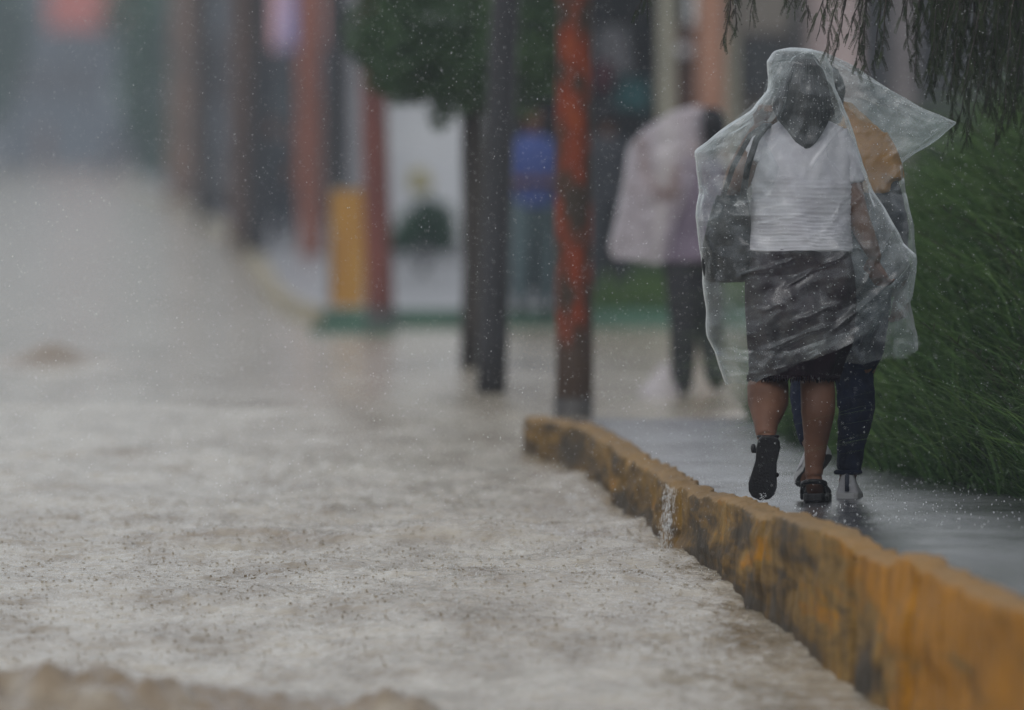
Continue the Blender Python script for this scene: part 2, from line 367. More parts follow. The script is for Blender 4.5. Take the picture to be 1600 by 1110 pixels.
# kerb: rough, chipped, painted; water sheets down its face
def build_kerb():
    Y = np.concatenate([np.arange(14, 30, .25), np.arange(30, 54.5, .02)])
    prof_t = np.linspace(0, 1, 34)
    n = len(Y); X0 = kerb_x(Y) + .012 * fbm(Y / .8, Y * 0, 3, 3)
    depth = .16 + (-W(Y))
    V = np.zeros((n, 34, 3))
    # slots between cast lengths and a few big chips
    joints = [24.0, 29.3, 33.9, 36.1, 39.15, 43.2, 47.5, 51.6]
    cut = sum(np.exp(-((Y - j) / .07) ** 2) for j in joints)
    chip = np.clip(fbm(Y / .28, Y * 0 + 7, 4, 51) - .3, 0, 1)
    top = .012 + .009 * fbm(Y / .9, Y * 0, 3, 61) - .022 * chip - .02 * cut
    step = np.where((Y < 38.8) & (Y > 36.2), .02, 0) + np.where(Y < 34.6, .02, 0)
    top = top + step
    for k, t in enumerate(prof_t):
        if t < .7:      # face, from the bed up to the lip
            s = t / .7
            x = X0 - .02 * (1 - s)
            rough = .010 * fbm(Y / .30, Y * 0 + s * 3.4, 4, 71) + .022 * np.clip(fbm(Y / 1.1, Y * 0 + s * 2.8, 3, 73), -1, .3) + .005 * fbm(Y / .07, Y * 0 + s * 2.5, 2, 75)
            x = x + rough * (1 - s ** 6 * .6) + .05 * cut * (1 - s * .2)
            z = -depth + (depth + top) * s ** .98
        else:           # top, over to the pavement side
            s = (t - .7) / .3
            r = min(s / .25, 1)
            x = X0 + .012 * (1 - math.cos(r * math.pi / 2)) + .10 * s + .012 * (fbm(Y / .09, Y * 0 + 9, 3, 81)) * (s > .6) * 1
            z = top + .012 * math.sin(r * math.pi / 2) + .006 * fbm(Y / .05, Y * 0 + s * 3, 3, 83) - .012 * cut - (.05 if s > .95 else 0)
        V[:, k, 0] = x; V[:, k, 1] = Y; V[:, k, 2] = z
    # far end of the kerb turned to a stub
    V = np.concatenate([V, V[-1:, :, :] * np.array([1, 1, 0]) + np.array([.0, .03, -.35])], 0)
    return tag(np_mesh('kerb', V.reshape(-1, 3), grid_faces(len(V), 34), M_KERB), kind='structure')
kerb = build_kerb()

# far side of the flooded junction: pavement, its pale kerb curling off up the street and the green painted kerb in front
fk = [G(505, 487, .12), G(455, 470, .12), G(425, 445, .12), G(405, 408, .12), G(370, 372, .1), G(320, 340, .1), G(250, 305, .1), G(190, 280, .1)]
fk.sort(key=lambda p: p.y)
Yf = np.unique(np.concatenate([np.linspace(fk[0].y, fk[-1].y, 60), [p.y for p in fk], [650.]]))
fX = np.interp(Yf, [p.y for p in fk], [p.x for p in fk])
M_FPAVE = mat('far_wet_concrete', (.33, .34, .36), (.22, .23, .25), rough=.3, scale=.8, bump=.3)
strip_mesh('pavement', Yf, fX, np.full(len(Yf), 60.), 20, lambda X, Y: W(Y) + .10 + 0 * X, M_FPAVE)
def kerb_run(pts, m, wd=.15, h=.13):
    mb = MB(); rr = []
    for i, p in enumerate(pts):
        t = (pts[min(i + 1, len(pts) - 1)] - pts[max(i - 1, 0)]); t.z = 0; t.normalize(); nrm = Vector((-t.y, t.x, 0))
        z = float(W(p.y)); q = Vector((p.x, p.y, 0))
        rr.append([q + nrm * wd * .5 + Vector((0, 0, z - .3)), q + nrm * wd * .45 + Vector((0, 0, z + h)), q - nrm * wd * .5 + Vector((0, 0, z + h)), q - nrm * wd * .5 + Vector((0, 0, z - .3))])
    mb.rings(rr); return tag(mb.build('kerb', m, smooth=False), kind='structure')
kerb_run([Vector(p) for p in fk], mat('faded_yellow_kerb', (.42, .34, .17), (.3, .27, .2), rough=.5, scale=2))
y0 = fk[0].y
kerb_run([Vector((fk[0].x, y0 - .1, 0)), Vector((1.0, y0 - .1, 0)), Vector((4, y0 - .1, 0)), Vector((60, y0 - .1, 0))], mat('green_kerb_paint', (.06, .17, .11), (.05, .11, .08), rough=.5, scale=3), h=.14)
# low green painted block round the foot of the red brown pole
p = G(560, 522)
mb = MB(); mb.box(p.x - .36, p.x + .26, p.y - .25, p.y + .25, float(W(p.y)) - .3, float(W(p.y)) + .06)
tag(mb.build('pole_plinth', MATS['green_kerb_paint'], smooth=False), 'low green painted plinth in the flood at the foot of the red-brown pole', 'plinth')

# ------------------------------------------------------------------ grassy bank on the right
def bank_edge(Y): return np.interp(Y, [14, 38, 42, 45.5, 50, 56, 59], [2.3, 2.05, 1.90, 1.52, 1.30, 1.20, 1.5])
def bank_z(X, Y):
    e = bank_edge(Y); s = np.clip((X - e) / 1.15, 0, 1)
    h = (s * s * (3 - 2 * s)) * np.interp(Y, [14, 40, 50, 57, 60, 61], [1.0, 1.1, 1.15, 1.05, .4, -.1]) + .3 * np.clip(X - e - 1.1, 0, 6)
    return h * (1 + .12 * fbm(X / .6, Y / .9, 3, 91)) - .03
Yb = np.arange(14, 61.2, .25)
strip_mesh('grassy_bank', Yb, bank_edge(Yb) - .06, np.full(len(Yb), 9.), 60, bank_z, mat('bank_soil', (.022, .035, .014), (.012, .017, .008), rough=.7, scale=3, bump=.6))
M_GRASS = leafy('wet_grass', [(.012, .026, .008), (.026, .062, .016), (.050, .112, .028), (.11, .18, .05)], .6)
def blades(X, Y, Z, L, wdt, lean, az, tone, seg=5):
    n = len(X); t = np.linspace(0, 1, seg + 1)[None, :]
    up = L[:, None] * (t - .55 * lean[:, None] * t ** 2.2)
    out = L[:, None] * lean[:, None] * (t ** 1.7)
    cx = X[:, None] + np.cos(az)[:, None] * out; cy = Y[:, None] + np.sin(az)[:, None] * out; cz = Z[:, None] + up
    wv = wdt[:, None] * (1 - t ** 1.5) * .5 + .0004
    ta = az + np.pi / 2 + rng.normal(0, .6, n)
    sx = np.cos(ta)[:, None] * wv; sy = np.sin(ta)[:, None] * wv
    V = np.stack([np.stack([cx - sx, cy - sy, cz], -1), np.stack([cx + sx, cy + sy, cz], -1)], 2).reshape(-1, 3)
    m = (seg + 1) * 2
    f = np.array([[2 * i, 2 * i + 1, 2 * i + 3, 2 * i + 2] for i in range(seg)])
    Fc = (np.arange(n)[:, None, None] * m + f[None]).reshape(-1, 4)
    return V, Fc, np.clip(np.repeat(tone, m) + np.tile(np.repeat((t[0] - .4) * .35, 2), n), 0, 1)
def grass_patch():
    n = 42000
    Y = rng.uniform(39.5, 59, n); s = rng.beta(1.1, 1.5, n) * 2.2
    X = bank_edge(Y) + s - .02
    # tufts
    tx = np.round((X + Y * .3) / .16); ty = np.round(Y / .2)
    tuft = vnoise(tx * 1.7, ty * 2.3, 3)
    X += .05 * vnoise(tx * 3.1, ty * 1.9, 8); Y += .05 * vnoise(tx * 2.1, ty * 4.7, 9)
    Z = bank_z(X, Y) - .02
    L = np.clip(rng.normal(.38, .14, n) * (1 + .6 * tuft), .1, .8)
    L *= np.where(s < .1, .55, 1)
    lean = np.clip(rng.normal(.75, .28, n), .1, 1.5)
    az = np.pi + rng.normal(0, 1.3, n) + 1.6 * vnoise(X / .22, Y / .3, 77)
    tone = np.clip(.42 + .35 * fbm(X / .35, Y / .5, 2, 15) + rng.normal(0, .17, n), 0, 1)
    return blades(X, Y, Z, L, rng.uniform(.005, .015, n), lean, az, tone)
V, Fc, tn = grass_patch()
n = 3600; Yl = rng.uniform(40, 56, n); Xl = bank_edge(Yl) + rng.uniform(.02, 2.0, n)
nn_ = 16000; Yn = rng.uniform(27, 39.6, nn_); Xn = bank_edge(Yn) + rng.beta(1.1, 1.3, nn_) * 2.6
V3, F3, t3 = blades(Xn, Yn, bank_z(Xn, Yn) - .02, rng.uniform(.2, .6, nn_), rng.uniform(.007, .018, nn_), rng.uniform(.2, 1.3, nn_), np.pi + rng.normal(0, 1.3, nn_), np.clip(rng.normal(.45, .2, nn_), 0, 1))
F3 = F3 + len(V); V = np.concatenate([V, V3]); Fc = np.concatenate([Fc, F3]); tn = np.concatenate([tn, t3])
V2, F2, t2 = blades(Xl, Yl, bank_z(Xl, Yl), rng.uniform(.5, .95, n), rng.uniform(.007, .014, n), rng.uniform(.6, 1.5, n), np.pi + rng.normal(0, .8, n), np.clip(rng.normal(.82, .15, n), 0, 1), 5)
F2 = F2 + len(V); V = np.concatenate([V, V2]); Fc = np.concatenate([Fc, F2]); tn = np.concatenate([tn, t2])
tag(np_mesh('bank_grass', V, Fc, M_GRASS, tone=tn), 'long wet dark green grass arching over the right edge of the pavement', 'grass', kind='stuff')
def broad_weeds():
    r_ = np.random.default_rng(8); bl = []
    for k in range(70):
        y = r_.uniform(41, 52); x = float(bank_edge(y)) + r_.uniform(.1, 1.7); z = float(bank_z(np.array(x), np.array(y)))
        bl.append(((x, y, z + r_.uniform(.08, .3)), (r_.uniform(.06, .16), r_.uniform(.08, .2), r_.uniform(.06, .14))))
    return leaf_cloud(9000, bl, .022, .42, seed=88, droop=.6)
def weed_stems():
    mb = MB()
    for k in range(46):
        y = random.uniform(40.5, 47); e = float(bank_edge(y)); x = e + random.uniform(.05, 1.3)
        z = float(bank_z(np.array(x), np.array(y))); L = random.uniform(.4, .85); a = random.uniform(-.9, .5); pts = []
        for i in range(9):
            t = i / 8; pts.append((x + math.sin(a) * L * t ** 1.5, y + .2 * (t ** 2) * random.uniform(-.5, .5), z + L * (t - .25 * t * t)))
        mb.tube(pts, [.004 - .0032 * i / 8 for i in range(9)], 5)
        for i in range(4, 9):
            for sgn in (-1, 1):
                p = Vector(pts[i]); q = p + Vector((sgn * .03 + math.sin(a) * .03, random.uniform(-.02, .02), .035))
                mb.tube([p, (p + q) / 2 + Vector((0, 0, .006)), q], [.0012, .0025, .0006], 4)
    return mb
tag(weed_stems().build('seed_stems', mat('dry_stem', (.05, .055, .022), (.025, .03, .012), rough=.6, scale=20)), 'thin dark seed stems standing up through the bank grass', 'grass stems', kind='stuff')

# ------------------------------------------------------------------ trees
M_BARK = mat('dark_bark', (.055, .045, .038), (.025, .02, .018), rough=.8, scale=9, bump=.8, stretch=(1, 1, .25))
def leaf_cloud(n, blobs, size, aspect=.45, seed=1, droop=.3):
    r = np.random.default_rng(seed); V = []; tone = []
    w_ = np.array([b[1][0] * b[1][1] * b[1][2] for b in blobs]) ** .7; w_ = w_ / w_.sum()
    idx = r.choice(len(blobs), n, p=w_)
    c = np.array([b[0] for b in blobs])[idx]; rad = np.array([b[1] for b in blobs])[idx]
    d = r.normal(size=(n, 3)); d /= np.linalg.norm(d, axis=1)[:, None]
    rr = r.uniform(.35, 1, n) ** .5
    keep = fbm(d[:, 0] * 2.3 + idx, d[:, 2] * 2.3 + d[:, 1] * 2, 2, seed) > -.45
    p = c + d * rad * rr[:, None] * (1 + .18 * fbm(d[:, 0] * 3 + idx, d[:, 2] * 3, 2, seed + 5))[:, None]
    p = p[keep]; n = len(p); idx = idx[keep]
    a = r.normal(size=(n, 3)); a[:, 2] -= droop; a /= np.linalg.norm(a, axis=1)[:, None]
    b = np.cross(a, r.normal(size=(n, 3))); b /= np.linalg.norm(b, axis=1)[:, None]
    s = size * r.uniform(.6, 1.4, n)[:, None]
    V = np.stack([p - a * s, p - b * s * aspect, p + a * s, p + b * s * aspect], 1).reshape(-1, 3)
    tn = np.clip(.45 + .3 * vnoise(p[:, 0] * 1.5, p[:, 2] * 1.5 + p[:, 1], seed) + r.normal(0, .18, n), 0, 1)
    return V, np.arange(4 * n).reshape(-1, 4), np.repeat(tn, 4)
M_LEAF = leafy('dark_leaves', [(.034, .060, .030), (.052, .095, .044), (.075, .135, .058), (.11, .17, .07)], .7)  # greens lifted paler so the leaf colour carries some haze
M_LEAF2 = leafy('blue_green_leaves', [(.02, .05, .03), (.035, .09, .05), (.05, .13, .07), (.08, .17, .09)])
def tree(base, trunk_pts, trunk_r, limbs, blobs, n, size, label, lm=M_LEAF, seed=1, name='street_tree'):
    root = empty(name, base, label, 'tree')
    mb = MB(); mb.tube(trunk_pts, trunk_r, 12, wob=.12)
    mb.build('trunk', M_BARK, root)
    lb = MB()
    for pts, r0 in limbs: lb.tube(pts, [r0 * (1 - .8 * i / (len(pts) - 1)) for i in range(len(pts))], 7, wob=.1)
    if limbs: lb.build('limbs', M_BARK, root)
    V, Fc, tn = leaf_cloud(n, blobs, size, seed=seed)
    np_mesh('crown', V, Fc, lm, root, smooth=False, tone=tn)
    return root
V, Fc, tn = broad_weeds(); tag(np_mesh('broad_leaf_weeds', V, Fc, leafy('weed_leaves', [(.012, .028, .010), (.028, .062, .018), (.055, .11, .03), (.09, .16, .05)], .6), smooth=False, tone=tn), 'small broad-leaved weeds growing through the bank grass', 'weeds', kind='stuff')
# street tree behind the near black pole
tb = P(742, 560, 72); tz = float(W(72)); X0 = tb.x
def B(px, py, d, rx, ry, rz): return (tuple(P(px, py, d)), (rx, ry, rz))
tree((X0, 72, tz), [(X0, 72, tz - .3), (X0 + .01, 72, .6), (X0 - .01, 72.02, 1.3), (X0 - .02, 72, 1.9), (X0 - .05, 72, 2.8)], [.105, .082, .075, .07, .06],
     [([(X0, 72, 1.6), (X0 - .35, 71.8, 2.1), (X0 - .8, 71.6, 2.6)], .045), ([(X0, 72, 1.5), (X0 + .3, 72.1, 2.1), (X0 + .5, 72.3, 2.7)], .04), ([(X0, 72, 2.2), (X0 + .1, 72.6, 2.8), (X0, 73, 3.4)], .04)],
     [B(690, 60, 72, .48, .6, .40), B(612, 60, 71.6, .28, .5, .36), B(640, 90, 72, .3, .4, .28), B(790, 70, 72.3, .42, .5, .45), B(720, 110, 71.7, .34, .4, .28), B(850, 40, 72.4, .3, .4, .35), B(715, -130, 72.4, .75, .9, .5), B(620, -60, 72, .3, .5, .3), B(640, -260, 72.4, .7, .7, .5), B(688, 175, 71.8, .09, .08, .12)],
     21000, .035, 'bushy dark green street tree with a thin trunk behind the black pole', seed=3)
# mesquite with fine feathery leaves hanging over the walkers
def pinnate(mb_v, mb_f, tones, p, dirv, L, tone, nl=11, lw=.0021, ll=.0088):
    d = dirv.normalized(); side = d.cross(Vector((random.uniform(-1, 1), random.uniform(-1, 1), random.uniform(-.4, .4)))).normalized()
    nrm = d.cross(side)
    def quad(a, b, wd, ax):
        n = len(mb_v); m = (a + b) / 2
        mb_v.extend([tuple(a), tuple(m + ax * wd), tuple(b), tuple(m - ax * wd)]); mb_f.append((n, n + 1, n + 2, n + 3)); tones.extend([tone] * 4)
    quad(p, p + d * L, .0012, side)
    quad(p, p + d * L, .0012, nrm)
    for i in range(nl):
        q = p + d * L * (.08 + .92 * (i + .5) / nl) + Vector((0, 0, -.006 * (i / nl) ** 2))
        lf = ll * (1 - .35 * abs(i / nl - .45))
        for sg in (-1, 1):
            dv = (side * sg + d * .55 + nrm * random.uniform(-.35, .35)).normalized()
            quad(q, q + dv * lf, lw, d)
def hanging_tree():
    bx, by = 3.3, 46.5; bz = float(bank_z(np.array(bx), np.array(by)))
    root = empty('mesquite_tree', (bx, by, bz), 'feathery-leaved tree whose fine twigs hang down over the two walking women at upper right', 'tree')
    mb = MB(); mb.tube([(bx, by, bz - .3), (bx - .05, by, bz + .6), (bx - .2, by - .3, bz + 1.3), (bx - .25, by - .6, 3.3)], [.2, .17, .14, .11], 14, wob=.1)
    mb.build('trunk', M_BARK, root)
    lb = MB()
    limbs = [[(bx - .2, by - .3, 2.5), (2.6, 44.6, 2.95), (1.8, 43.2, 2.75), (1.1, 42.4, 2.5), (.55, 42.1, 2.25)],
             [(bx - .25, by - .6, 2.9), (2.7, 44.5, 3.2), (2.2, 43, 2.95), (1.75, 42.2, 2.6)],
             [(bx - .25, by - .6, 3.2), (3.1, 44.5, 3.8), (2.2, 43.4, 3.9), (1.2, 42.4, 3.6)],
             [(bx - .2, by - .4, 3.0), (3.4, 48, 3.8), (3.1, 50, 4.2)], [(bx, by, 3.1), (4.3, 46, 3.9), (5.2, 45, 4.2)]]
    for l in limbs: lb.tube(l, [.07 * (1 - .78 * i / (len(l) - 1)) for i in range(len(l))], 8, wob=.1)
    v, f, tn = [], [], []
    # (start px, end px, depth): twigs as they hang in the picture
    tw = [((1010, -60), (992, 22), 41.8), ((1018, -50), (1012, 18), 42.3), ((1140, -60), (1128, 72), 41.6), ((1150, -50), (1152, 50), 41.9),
          ((1170, -60), (1172, 30), 42.2), ((1236, -60), (1262, 30), 41.6), ((1300, -80), (1268, 42), 41.4), ((1310, -70), (1280, 52), 41.8), ((1322, -60), (1290, 84), 41.5),
          ((1330, -60), (1303, 90), 41.7), ((1345, -60), (1322, 60), 42.0), ((1352, -80), (1345, 70), 41.5), ((1360, -80), (1338, 112), 41.6), ((1366, -70), (1352, 116), 41.8), ((1372, -60), (1362, 108), 42.1),
          ((1395, -70), (1378, 95), 41.4), ((1400, -60), (1384, 30), 42.3), ((1418, -60), (1405, 32), 42), ((1426, -70), (1422, 98), 43.0), ((1448, -60), (1424, 45), 41.7), ((1470, -40), (1440, 60), 43.0),
          ((1215, -60), (1240, 14), 41.5), ((1380, -60), (1395, 12), 41.6), ((1255, -70), (1243, 12), 41.9)]
    for k in range(78):
        x = 1600 - 165 * random.random() ** 1.25
        yb = random.uniform(30, 205) - max(0, (1520 - x)) * .75
        tw.append(((x + random.uniform(5, 40), -90), (x - random.uniform(0, 15), max(yb, 25)), random.uniform(40.9, 44.0)))
    for k in range(16):
        x = random.uniform(1470, 1640); tw.append(((x + 15, 20), (x - 12, random.uniform(120, 235)), random.uniform(42.2, 44)))
    for (a, b, d) in tw:
        p0 = P(a[0], a[1], d); p1 = P(b[0], b[1], d - .05); n = 9; pts = []
        sw = Vector((random.uniform(-.02, .02), random.uniform(-.05, .05), 0))
        for i in range(n + 1):
            t = i / n; pts.append(p0.lerp(p1, t) + sw * math.sin(t * math.pi) + Vector((random.uniform(-.004, .004), 0, 0)))
        lb.tube(pts, [.0042 - .0030 * i / n for i in range(n + 1)], 5)
        best = min((Vector(q0).lerp(Vector(q1), k / 6) for l in limbs[:3] for q0, q1 in zip(l, l[1:]) for k in range(7)), key=lambda q_: (q_ - p0).length)
        mid = p0.lerp(best, .5) + Vector((random.uniform(-.05, .05), random.uniform(-.05, .05), .12))
        lb.tube([p0, p0.lerp(mid, .6) + Vector((0, 0, .06)), mid, best], [.0042, .005, .006, .009], 5)
        for i in range(10):
            q = p0.lerp(mid, random.random() * 1.0); az = random.uniform(0, 6.28)
            pinnate(v, f, tn, q, Vector((math.cos(az), math.sin(az), -.5)), random.uniform(.035, .07), min(1, max(0, random.gauss(.4, .2))), nl=8)
        Lt = (p1 - p0).length; nn = max(4, int(Lt / .021))
        for i in range(nn):
            t = .12 + .88 * i / nn; q = p0.lerp(p1, t) + sw * math.sin(t * math.pi)
            az = random.uniform(0, 2 * math.pi)
            dv = Vector((math.cos(az) * .6, math.sin(az) * .6, -1.0 - random.random() * .8))
            pinnate(v, f, tn, q, dv, random.uniform(.035, .075), min(1, max(0, random.gauss(.4, .2))))
    # shrubby canopy above the frame
    lb.build('branches', M_BARK, root)
    V2, F2, t2 = leaf_cloud(26000, [((2.6, 44.2, 3.5), (1.3, 1.7, .75)), ((1.5, 42.8, 3.1), (1.0, 1.0, .5)), ((3.5, 46.5, 4.2), (1.7, 2.2, 1.0)), ((3.2, 43, 3.3), (1.2, 1.5, .9)), ((4.8, 45.5, 4.2), (1.2, 1.8, .9)), ((3.2, 50, 4.2), (1.4, 1.8, .9)), ((2.3, 42.3, 2.55), (.45, .6, .28)), ((1.9, 42.3, 2.65), (.8, .7, .3)), ((1.0, 42.1, 2.55), (.6, .5, .25))], .03, .28, 9)
    n0 = len(v)
    V = np.concatenate([np.array(v), V2]); Fc = np.concatenate([np.array(f), F2 + n0]); T = np.concatenate([np.array(tn), t2])
    np_mesh('foliage', V, Fc, leafy('feathery_leaves', [(.012, .016, .008), (.022, .032, .013), (.036, .052, .022), (.06, .08, .035)], .5), root, smooth=False, tone=T)
hanging_tree()
# far greenery
def simple_tree(px, base_y, d, blobs, n, size, label, lm=M_LEAF2, seed=1, hx=.12, top=3.0, name='far_tree'):
    b = P(px, base_y, d); z = float(W(d)) + .1
    return tree((b.x, d, z), [(b.x, d, z - .3), (b.x + .02, d, z + top * .5), (b.x, d, z + top)], [hx, hx * .8, hx * .6], [([(b.x, d, z + top * .6), (b.x - .5, d, z + top)], hx * .4)], blobs, n, size, label, lm, seed, name)
simple_tree(455, 380, 190, [B(455, 130, 190, .6, .8, .7), B(470, 60, 190, .5, .8, .6), B(520, 120, 191, .4, .6, .7), B(455, 10, 190, .8, .9, .7)], 3500, .09, 'small green tree beside the pink shop awning', seed=21)
simple_tree(235, 300, 330, [B(240, 140, 330, 1.0, 1.5, 1.8), B(245, 220, 330, .9, 1.5, 1.2), B(235, 60, 330, 1.1, 1.5, 1.6), B(215, 20, 331, 1.2, 1.5, 1)], 4000, .16, 'dull green roadside tree far up the street left of the poles', seed=22)
simple_tree(10, 262, 430, [B(5, 70, 430, 1.0, 2, 2.0), B(-40, 30, 430, 2.2, 2, 2.5), B(-30, 120, 430, 1.5, 2, 2)], 4000, .2, 'faint green tree at the far left end of the street', seed=23)
# bushes by the white wall
def bush(px, py, d, blobs, n, size, label, seed, lm=M_LEAF2, flowers=None):
    b = P(px, py, d); z = float(W(d)) + .1
    root = empty('bush', (b.x, d, z), label, 'bush')
    mb = MB()
    for k in range(5):
        a = k * 1.26; mb.tube([(b.x, d, z - .05), (b.x + .12 * math.cos(a), d + .12 * math.sin(a), z + .3), (b.x + .25 * math.cos(a), d + .2 * math.sin(a), z + .65)], [.02, .014, .006], 6)
    mb.build('stems', M_BARK, root)
    V, Fc, tn = leaf_cloud(n, blobs, size, seed=seed); np_mesh('foliage', V, Fc, lm, root, smooth=False, tone=tn)
    if flowers:
        V, Fc, tn = leaf_cloud(260, flowers, .03, .9, seed=seed + 1); np_mesh('flowers', V, Fc, mat('yellow_petals', (.62, .55, .22), rough=.6), root, smooth=False)
bush(660, 395, 118, [B(665, 350, 118, .30, .35, .27), B(635, 370, 118, .18, .3, .18), B(690, 365, 118, .17, .3, .2)], 2500, .05, 'round green bush with pale yellow flowers in front of the white wall', 31, flowers=[B(656, 285, 118, .12, .15, .14)])
bush(1010, 470, 92, [B(1010, 445, 92, .25, .3, .22), B(965, 455, 92, .2, .3, .15), B(1050, 440, 92, .2, .3, .25)], 2500, .04, 'low green shrub on the far corner behind the person in the pinkish sheet', 33, M_LEAF)

# ------------------------------------------------------------------ poles
def pole(base_px, base_py, top_px, r, m, label, name='utility_pole', base_h=None, base_m=None, group='utility poles along the flooded street', d=None, h=8.2, lean_y=0):
    if d is None: b = G(base_px, base_py)
    else: b = P(base_px, base_py, d)
    dd = b.y; s = F / dd; t0 = P(top_px, 0, dd)
    z0 = float(W(dd)) - .3; dz = (t0.x - b.x) / max(t0.z - b.z, .1)
    root = empty(name, (b.x, dd, z0 + .3), label, 'pole', group)
    mb = MB(); pts = []; rad = []
    for i in range(15):
        t = i / 14; z = z0 + (h + .3) * t
        pts.append((b.x + dz * (z - b.z) + .004 * math.sin(i * 1.7), dd + .004 * math.cos(i * 2.1), z)); rad.append(r * (1.08 - .28 * t))
    mb.tube(pts, rad, 16, wob=.05); mb.build('shaft', m, root)
    if base_h:
        k = MB(); zz = float(W(dd)); k.tube([(b.x, dd, z0), (b.x, dd, zz + base_h)], [r * 1.14, r * 1.10], 16); k.build('painted_band', base_m, root)
    # crossarm, insulators and bracket above the picture
    c = MB(); top = Vector(pts[-1]); c.box(top.x - .75, top.x + .75, top.y - .05 - r, top.y + .05 - r, top.z - .55, top.z - .43); c.build('crossarm', mat('grey_wood', (.16, .14, .12), rough=.8), root, smooth=False)
    for q in (-.65, -.25, .25, .65):
        c = MB(); c.tube([(top.x + q, top.y - r, top.z - .43), (top.x + q, top.y - r, top.z - .36), (top.x + q, top.y - r, top.z - .28)], [.02, .045, .03], 8); c.build('insulator', mat('porcelain', (.35, .2, .12), rough=.3), root)
    return root
def rust_material():
    m, nt, out = new_mat('orange_flaking_paint')
    b = N(nt, 'ShaderNodeBsdfPrincipled', Roughness=.65); b.inputs['Specular IOR Level'].default_value = .25; tc = N(nt, 'ShaderNodeTexCoord')
    mp = N(nt, 'ShaderNodeMapping'); mp.inputs['Scale'].default_value = (1, 1, .38); nt.links.new(tc.outputs['Object'], mp.inputs[0])
    n1 = N(nt, 'ShaderNodeTexNoise', Scale=11, Detail=5, Roughness=.6); nt.links.new(mp.outputs[0], n1.inputs[0])
    cr = N(nt, 'ShaderNodeValToRGB'); e = cr.color_ramp.elements
    e[0].position = .44; e[0].color = (.036, .026, .018, 1); e[1].position = .58; e[1].color = (.17, .026, .006, 1)
    k = e.new(.49); k.color = (.09, .028, .013, 1); k = e.new(.75); k.color = (.24, .065, .012, 1)
    nt.links.new(n1.outputs[0], cr.inputs[0])
    sx = N(nt, 'ShaderNodeSeparateXYZ'); nt.links.new(tc.outputs['Object'], sx.inputs[0])
    mr = N(nt, 'ShaderNodeMapRange'); mr.inputs['From Min'].default_value = .42; mr.inputs['From Max'].default_value = .22; nt.links.new(sx.outputs['Z'], mr.inputs[0])
    mx = N(nt, 'ShaderNodeMix', data_type='RGBA'); nt.links.new(mr.outputs[0], mx.inputs['Factor']); nt.links.new(cr.outputs[0], mx.inputs['A']); mx.inputs['B'].default_value = (.055, .036, .026, 1)
    nt.links.new(mx.outputs['Result'], b.inputs['Base Color'])
    bp = N(nt, 'ShaderNodeBump', Strength=.5, Distance=.01); nt.links.new(n1.outputs[0], bp.inputs['Height']); nt.links.new(bp.outputs[0], b.inputs['Normal'])
    nt.links.new(b.outputs[0], out.inputs[0]); return m
M_RUST = rust_material()
M_BLACK = mat('tarred_wood', (.018, .018, .023), (.010, .010, .013), rough=.5, scale=10, stretch=(1, 1, .2), bump=.6)
M_REDBR = mat('red_brown_paint', (.20, .05, .032), (.12, .032, .026), rough=.6, scale=7, stretch=(1, 1, .3))
M_DARKB = mat('dark_base', (.05, .045, .042), rough=.6)
M_GREYBR = mat('weathered_wood', (.12, .07, .05), (.075, .045, .035), rough=.8, scale=6, stretch=(1, 1, .2))
pole(896, 652, 898, .094, M_RUST, 'flaking orange-red pole nearest the camera, at the end of the yellow kerb', base_h=.10, base_m=M_DARKB)
pole(767, 612, 789, .080, M_BLACK, 'black tarred pole standing in the water left of the orange pole')
pole(595, 522, 580, .098, M_REDBR, 'red-brown pole with a dark foot rising from the green plinth', base_h=.2, base_m=M_DARKB)
pole(527, 478, 528, .075, M_BLACK, 'dark pole standing behind the yellow pillar', d=99)
pole(487, 412, 480, .14, mat('faded_orange_wood', (.36, .12, .07), (.22, .08, .05), rough=.7, scale=3, stretch=(1, 1, .3)), 'faded orange-brown pole left of the dark pole and yellow pillar')
pole(398, 410, 408, .125, M_BLACK, 'dark pole at the bend of the pale kerb, in front of the parked car')
pole(376, 396, 380, .15, M_GREYBR, 'brownish pole just left of the dark pole at the kerb bend')
pole(321, 352, 318, .17, M_DARKB, 'dark thin pole farther up the street, to the left of the parked car')
pole(284, 325, 290, .30, MATS['weathered_wood'] if 0 else mat('orange_weathered', (.20, .12, .08), (.13, .09, .07), rough=.8, scale=2), 'farthest grey-brown pole, beside the distant green tree')
# yellow pillar
p = G(543, 496); p0 = P(518, 496, p.y); p1 = P(570, 496, p.y); zt = P(543, 296, p.y).z
root = empty('painted_pillar', (p.x, p.y, float(W(p.y))), 'square yellow-orange painted pillar left of the red-brown pole', 'pillar')
mb = MB(); mb.box(p0.x, p1.x, p.y - .12, p.y + .12, float(W(p.y)) - .3, zt)
o = mb.build('shaft', mat('ochre_paint', (.52, .27, .035), (.40, .19, .03), rough=.55, scale=5, stretch=(1, 1, .3)), root, smooth=False)
bv = o.modifiers.new('b', 'BEVEL'); bv.width = .015; bv.segments = 2
mb = MB(); mb.box(p0.x - .01, p1.x + .01, p.y - .13, p.y + .13, zt + .002, zt + .03); mb.build('cap', mat('grey_cement', (.3, .3, .3)), root, smooth=False)

